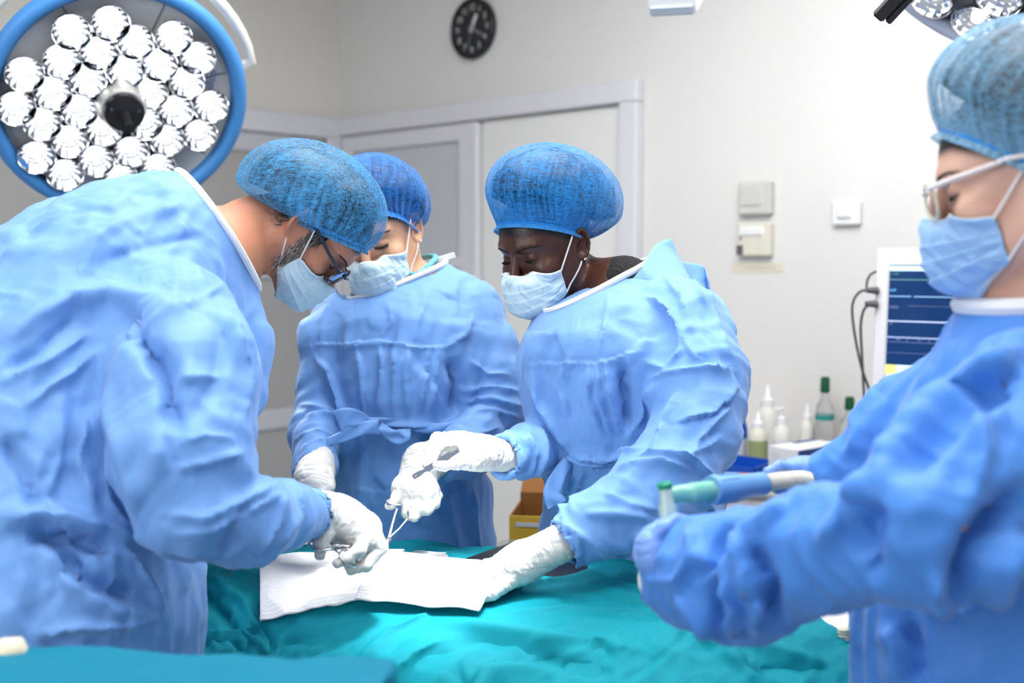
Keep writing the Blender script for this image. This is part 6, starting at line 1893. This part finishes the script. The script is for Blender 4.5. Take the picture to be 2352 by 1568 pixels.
build_cap(wb, HB, CAPB, (-0.006, -0.060, 0.086), (0.116, 0.160, 0.104), (0, 0.080, 0.084), (0, -0.110, -0.034), npl=60, amp=0.0035, seed=11.0, gath=0.26, pinch=((2 * math.pi - 1.75, 0.5, 0.35),))
mk, MW, MA = build_mask(wb, HB, MASKM, seed=6.0, half=68, top=(-0.006, 0), bot=-0.120, side=(-0.030, -0.080), pleat=0.0022)
ear_loops(mk, MW, HB, -1, [(-0.081, 0.006, 0.024), (-0.080, -0.010, -0.022)]); ear_loops(mk, MW, HB, 1, [(0.081, 0.006, 0.024), (0.080, -0.010, -0.022)])
brow_and_lash(wb, HB, (-1, 1), LASH, 0.0075, seed=9, bw=0.006)
for sd in (-1, 1):
    c_ = to_world((sd * 0.0835, -0.008, -0.030), HB)
    P_, F_ = polygonize(lambda p: ellip(p, c_, (0.003, 0.003, 0.003)), c_ - 0.0045, c_ + 0.0045, 0.0007); mesh_obj('earring', P_, F_, CHROME, wb)
ribbon(wb, [Q(*a) for a in ((1302, 1042, 1.93), (1340, 1056, 1.905), (1400, 1058, 1.895), (1460, 1045, 1.89))], 0.02, GOWN, 'waist_tie')
ribbon(wb, [Q(*a) for a in ((1310, 1050, 1.93), (1285, 1090, 1.92), (1268, 1130, 1.915), (1280, 1160, 1.915))], (0.02, 0.035), GOWN, 'tie_end')
build_glove(wb, [[(1172, 1046, 1.915, 38), (1122, 1044, 1.89, 36)], [(1112, 1036, 1.885, 38), (1075, 1030, 1.87, 38)], [(1092, 1048, 1.87, 34), (1052, 1058, 1.86, 22)],
                 [(1062, 1012, 1.862, 22), (1012, 1022, 1.848, 16), (992, 1050, 1.84, 13), (980, 1068, 1.835, 11)],
                 [(1064, 1006, 1.885, 20), (1004, 1006, 1.882, 16), (986, 1034, 1.874, 13), (982, 1058, 1.862, 11)],
                 [(1070, 1012, 1.90, 19), (1014, 1012, 1.905, 15), (1000, 1040, 1.90, 12), (1006, 1058, 1.89, 10)],
                 [(1080, 1038, 1.905, 17), (1036, 1048, 1.908, 13), (1012, 1062, 1.90, 11), (1022, 1076, 1.89, 9)],
                 [(1088, 1062, 1.855, 20), (1050, 1064, 1.842, 16), (1014, 1070, 1.832, 12), (1002, 1068, 1.830, 11)]], GLOVEW)
build_glove(wb, [[(1290, 1246, 1.735, 44), (1210, 1288, 1.75, 45)], [(1200, 1290, 1.75, 46), (1128, 1322, 1.77, 34)], [(1180, 1304, 1.745, 42), (1128, 1330, 1.755, 32)],
                 [(1130, 1322, 1.748, 24), (1090, 1346, 1.75, 18), (1052, 1361, 1.752, 15), (1022, 1371, 1.755, 12)],
                 [(1120, 1314, 1.772, 22), (1076, 1334, 1.777, 17), (1036, 1348, 1.782, 14), (1008, 1356, 1.787, 12)],
                 [(1115, 1305, 1.80, 20), (1076, 1322, 1.807, 15), (1044, 1334, 1.812, 12), (1022, 1340, 1.815, 11)],
                 [(1118, 1298, 1.825, 18), (1086, 1312, 1.835, 13), (1062, 1322, 1.84, 11)],
                 [(1172, 1330, 1.73, 25), (1132, 1362, 1.722, 18), (1096, 1376, 1.72, 13)]], GLOVEW)

# ------------------------------------------------------------------ anaesthetist at the right edge
wd = person('person in blue gown, pale cap and glasses at the right edge', tuple(floor_of(Q(2300, 1500, 1.34))))
HD = head_matrix(110, 14, 0, 1.0, (-0.032, 0.088, 0.010), Q(2180, 446, 1.32))
nkD = [(to_world((0, -0.03, -0.02), HD), 0.050), (to_world((0, -0.04, -0.10), HD), 0.052), (Q(2335, 715, 1.355), 0.054), (Q(2345, 800, 1.355), 0.07)]
torD = C((2350, 800, 1.36, 150), (2370, 950, 1.34, 230), (2340, 1200, 1.34, 270), (2265, 1480, 1.34, 262)); torD.append((np.array([*Q(2265, 1480, 1.34)[:2], 0.36]), 0.17))
farD = C((2290, 830, 1.44, 100), (2120, 965, 1.47, 112), (1960, 1095, 1.50, 84), (1868, 1100, 1.53, 46))
neaD = C((2350, 880, 1.20, 130), (2270, 1060, 1.14, 150), (2140, 1220, 1.11, 165)); forD = C((2120, 1222, 1.11, 145), (1920, 1256, 1.18, 130), (1710, 1318, 1.28, 136), (1610, 1326, 1.335, 110), (1510, 1326, 1.40, 80))
cutD = (Q(1530, 1322, 1.385), nrm(forD[-1][0] - forD[-2][0] + 0.25 * UPV * np.linalg.norm(forD[-1][0] - forD[-2][0])))


def gownD(p):
    d = chain_sdf(p, torD, 0.08)
    f = chain_sdf(p, farD, 0.03); f = smax(f, -rcone(p, farD[-1][0], farD[-1][0] + 0.03 * nrm(farD[-1][0] - farD[-2][0]), 0.024, 0.03), 0.004)
    d = smin(d, f, 0.05)
    a = chain_sdf(p, neaD, 0.04); f = chain_sdf(p, forD, 0.03)
    f = smax(f, (p - cutD[0].astype(np.float32)) @ cutD[1].astype(np.float32), 0.006)
    f = smax(f, -rcone(p, cutD[0] - 0.02 * cutD[1], cutD[0] + 0.05 * cutD[1], 0.040, 0.042), 0.004)
    return smin(d, smin(a, f, 0.02), 0.03)


DST = [
    ([(2352, 800), (2240, 870), (2130, 950), (2040, 1060), (1990, 1120)], 24, 0.014, 'ridge'), ([(2352, 850), (2260, 910), (2170, 980), (2080, 1080)], 26, -0.014, 'ridge'),
    ([(1990, 1090), (1960, 1160), (1880, 1260)], 22, 0.010, 'ridge'), ([(2010, 1150), (1990, 1240), (2010, 1340)], 26, -0.012, 'ridge'), ([(2230, 900), (2260, 1040), (2230, 1160)], 22, 0.008, 'ridge'),
    ([(1590, 1210), (1600, 1280), (1560, 1340)], 14, 0.010, 'ridge'), ([(1680, 1200), (1640, 1270), (1600, 1330)], 14, -0.012, 'ridge'), ([(1660, 1330), (1690, 1400), (1700, 1460)], 13, 0.012, 'ridge'), ([(1630, 1320), (1650, 1400), (1660, 1460)], 13, -0.012, 'ridge'),
    ([(1690, 1220), (1720, 1300), (1745, 1400), (1735, 1460)], 14, 0.013, 'ridge'), ([(1725, 1250), (1765, 1330), (1780, 1430)], 15, -0.014, 'ridge'), ([(1800, 1150), (1760, 1200), (1700, 1230)], 13, 0.008, 'ridge'), ([(1480, 1330), (1540, 1335), (1590, 1330)], 9, 0.007, 'sharp'), ([(1560, 1360), (1590, 1400), (1640, 1460)], 12, 0.01, 'ridge'),
    ([(2352, 1130), (2250, 1240), (2180, 1400)], 28, -0.020, 'ridge'), ([(2352, 1230), (2290, 1300), (2260, 1400)], 22, 0.014, 'ridge'), ([(2030, 1440), (2060, 1500), (2060, 1568)], 16, 0.010, 'ridge'), ([(2080, 1430), (2100, 1500), (2110, 1568)], 18, -0.014, 'ridge'),
    ([(2150, 1300), (2160, 1380), (2250, 1420)], 22, 0.012, 'ridge'),
]
lo, hi = bounds([torD, farD, neaD, forD]); lo[2] = 0.40
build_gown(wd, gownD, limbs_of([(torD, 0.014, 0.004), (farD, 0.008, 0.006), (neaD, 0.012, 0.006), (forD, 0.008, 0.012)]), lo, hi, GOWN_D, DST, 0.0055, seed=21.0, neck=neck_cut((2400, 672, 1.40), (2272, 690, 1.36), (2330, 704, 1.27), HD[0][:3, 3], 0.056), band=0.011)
lgD = legs(wd, Q(2275, 1480, 1.34)[0], Q(2275, 1480, 1.34)[1], (-1, 0.2))
core = [[(p, r * (0.4 if i == 0 else 0.65)) for i, (p, r) in enumerate(torD[:-1])]] + [[(torD[0][0], 0.05)] + [(p, r * 0.5) for p, r in c] for c in (farD, neaD + forD[1:])]
build_body(wd, HD, nkD, core + [[(p, r * 0.8) for p, r in c] for c in lgD], SK_D)
build_cap(wd, HD, CAPD, (0.0, -0.040, 0.074), (0.104, 0.140, 0.104), (0, 0.080, 0.086), (0, -0.090, -0.060), npl=30, amp=0.006, seed=17.0, gath=0.35, hair=0.90, hairm=mat('brown_hair', (0.05, 0.028, 0.018), 0.45))
mk, MW, MA = build_mask(wd, HD, MASKD, seed=9.0, half=68, top=(-0.004, 0), bot=-0.124, side=(-0.030, -0.084), pleat=0.004)
ear_loops(mk, MW, HD, -1, [(-0.081, -0.004, 0.030), (-0.080, -0.022, -0.010)])
brow_and_lash(wd, HD, (-1, 1), mat('brown_hair', (0.05, 0.028, 0.018), 0.45), 0.006, seed=12, bw=0.005)
def hwD(p): return to_world(np.array(p, float), HD)
FR = mat('white_frame', srgb(236, 226, 224), 0.3)
gs = MB().tube([hwD(p) for p in ((-0.012, 0.114, 0.018), (0, 0.117, 0.021), (0.012, 0.114, 0.018))], 0.0022, 8).build('glasses', FR, wd, True)
for sd in (1, -1):
    rim_ = [(sd * (0.036 + 0.026 * math.copysign(abs(math.cos(a)) ** 0.7, math.cos(a))), 0.114 - 0.010 * (math.cos(a) * 0.5 + 0.5), 0.006 + 0.021 * math.copysign(abs(math.sin(a)) ** 0.7, math.sin(a))) for a in np.linspace(0, 2 * math.pi, 33)]
    MB().tube([hwD(p) for p in rim_], 0.0020, 8, False).build('rim', mat('cream_frame', srgb(226, 222, 196), 0.3), gs, True)
    MB().add([hwD(p) for p in rim_[:-1]], [list(range(32))]).build('lens', GLASS, gs)
    MB().tube([hwD((sd * 0.062, 0.110, 0.020)), hwD((sd * 0.075, 0.095, 0.022)), hwD((sd * 0.080, 0.02, 0.030)), hwD((sd * 0.078, -0.02, 0.026))], [0.0034, 0.0034, 0.003, 0.0026], 8).build('temple_arm', FR, gs, True)
MB().tube([cutD[0] - 0.004 * cutD[1], cutD[0] + 0.012 * cutD[1]], [0.037, 0.035], 28, False).build('knit_cuff', WHITEF, wd, True)
build_glove(wd, [[(1560, 1318, 1.365, 60), (1512, 1280, 1.345, 46)], [(1512, 1285, 1.345, 44), (1494, 1250, 1.34, 34)], [(1505, 1265, 1.345, 38), (1518, 1242, 1.35, 32)],
                 [(1500, 1240, 1.335, 21), (1524, 1212, 1.33, 18), (1556, 1194, 1.335, 16), (1572, 1194, 1.345, 14)],
                 [(1484, 1252, 1.345, 22), (1492, 1224, 1.355, 18), (1516, 1206, 1.365, 15), (1540, 1204, 1.375, 13)],
                 [(1476, 1270, 1.35, 22), (1482, 1242, 1.37, 17), (1506, 1226, 1.385, 15), (1530, 1224, 1.395, 13)],
                 [(1478, 1290, 1.355, 20), (1480, 1266, 1.38, 16), (1502, 1250, 1.395, 13)],
                 [(1530, 1262, 1.335, 25), (1556, 1232, 1.33, 18), (1568, 1210, 1.34, 14)]], GLOVEB)
build_glove(wd, [[(1885, 1098, 1.535, 38), (1845, 1086, 1.525, 34)], [(1850, 1086, 1.525, 34), (1815, 1080, 1.515, 26)], [(1850, 1092, 1.54, 32), (1815, 1086, 1.535, 24)]] +
            [[(1822, 1076 + 3 * k, 1.50 + 0.017 * k, 17), (1788, 1070 + 4 * k, 1.487 + 0.02 * k, 14), (1764, 1084 + 6 * k, 1.485 + 0.022 * k, 12), (1764, 1104 + 4 * k, 1.492 + 0.02 * k, 10)] for k in range(4)] +
            [[(1850, 1098, 1.51, 19), (1815, 1112, 1.485, 15), (1785, 1124, 1.475, 12)]], GLOVEB)

# ------------------------------------------------------------------ instruments in the hands
def bar(pts, r, name, m, parent, n=8): return MB().tube([np.asarray(p) for p in pts], r, n).build(name, m, parent, True)


def finger_ring(c, nrm_, xdir, rx, ry, r, name, parent):
    M = frame(c, nrm_, xdir)
    return MB().tube([(M @ np.array([rx * math.cos(a), ry * math.sin(a), 0, 1]))[:3] for a in np.linspace(0, 2 * math.pi, 29)], r, 8, False).build(name, STEEL, parent, True)


# needle holder in the standing woman's hand
j = Q(893, 1238, 1.93); tip = Q(874, 1282, 1.90)
o = thing('needle_holder', 'long steel needle holder pointing down from the standing woman\'s hand', 'instrument', tuple(j))
bar([Q(912, 1168, 1.965), Q(905, 1190, 1.955), j, Q(884, 1262, 1.915), tip], [0.0024, 0.0024, 0.0034, 0.003, 0.0015], 'shank', STEEL, o)
bar([Q(936, 1192, 1.965), Q(918, 1214, 1.95), j, Q(886, 1264, 1.913), tip + np.array([0.002, 0, 0])], [0.0024, 0.0024, 0.0034, 0.003, 0.0015], 'shank', STEEL, o)
MB().lathe([(0.0001, -0.004), (0.0045, -0.004), (0.0045, 0.004), (0.0001, 0.004)], 14).build('pivot', STEEL, o, True, frame(j, nrm(CAM - j)))
finger_ring(Q(906, 1153, 1.968), nrm([0.2, -0.35, 1.0]), RGT, 0.013, 0.010, 0.0018, 'finger_ring', o)
finger_ring(Q(946, 1178, 1.968), nrm([0.8, -0.5, 0.3]), UPV, 0.012, 0.010, 0.0018, 'finger_ring', o)
# scissors in the bent surgeon's hand
j = Q(778, 1256, 1.64)
o = thing('surgical_scissors', 'steel surgical scissors with rings around the bent surgeon\'s fingers', 'instrument', tuple(j))
finger_ring(Q(737, 1252, 1.648), nrm([0.15, -0.3, 1.0]), RGT, 0.0175, 0.0135, 0.0018, 'finger_ring', o)
finger_ring(Q(800, 1283, 1.657), nrm([0.6, -0.35, 0.55]), RGT, 0.016, 0.0125, 0.0018, 'finger_ring', o)
bar([Q(763, 1254, 1.645), Q(776, 1253, 1.645), Q(830, 1248, 1.70), Q(870, 1252, 1.76)], [0.0018, 0.0022, 0.0028, 0.001], 'blade', STEEL, o)
bar([Q(782, 1272, 1.648), Q(770, 1264, 1.645), Q(760, 1262, 1.648), Q(830, 1254, 1.70), Q(868, 1256, 1.76)], [0.0018, 0.002, 0.0018, 0.0028, 0.001], 'blade', STEEL, o)
# scalpel handle
a = Q(948, 1096, 1.825); b = Q(1020, 1054, 1.862); ax = nrm(b - a); ln = np.linalg.norm(b - a)
sM = frame(a, nrm(CAM - a), ax)
o = thing('scalpel_handle', 'flat steel scalpel handle between the seated fingers of a white glove'.replace('seated fingers', 'finger and thumb'), 'scalpel', tuple(a))
STEELB = mat('blued_steel', (0.42, 0.48, 0.60), 0.25, 1.0)
mb = MB()
prof = [(0, 0.0026), (0.002, 0.0044), (0.012, 0.0044), (0.020, 0.0026), (0.026, 0.0034), (0.0262, 0.0054), (0.031, 0.0054), (0.0312, 0.0046), (ln, 0.0040), (ln + 0.02, 0.003)]
vs = [(x, s * y, z) for x, y in prof for z in (-0.0011, 0.0011) for s in (-1, 1)]
fs = []
for i in range(len(prof) - 1):
    k = 4 * i; fs += [[k, k + 4, k + 5, k + 1], [k + 2, k + 3, k + 7, k + 6], [k, k + 2, k + 6, k + 4], [k + 1, k + 5, k + 7, k + 3]]
fs += [[0, 1, 3, 2], [4 * len(prof) - 4, 4 * len(prof) - 2, 4 * len(prof) - 1, 4 * len(prof) - 3]]
mb.add(vs, fs).build('handle', STEELB, o, False, sM)
for k in range(7):
    MB().box((0.034 + k * 0.003, -0.0042, 0.0011), (0.0352 + k * 0.003, 0.0042, 0.0017)).build('grip_rib', STEELB, o, False, sM)
MB().box((0.003, -0.0012, 0.0011), (0.008, 0.0012, 0.0014)).build('slot', CHROME, o, False, sM)
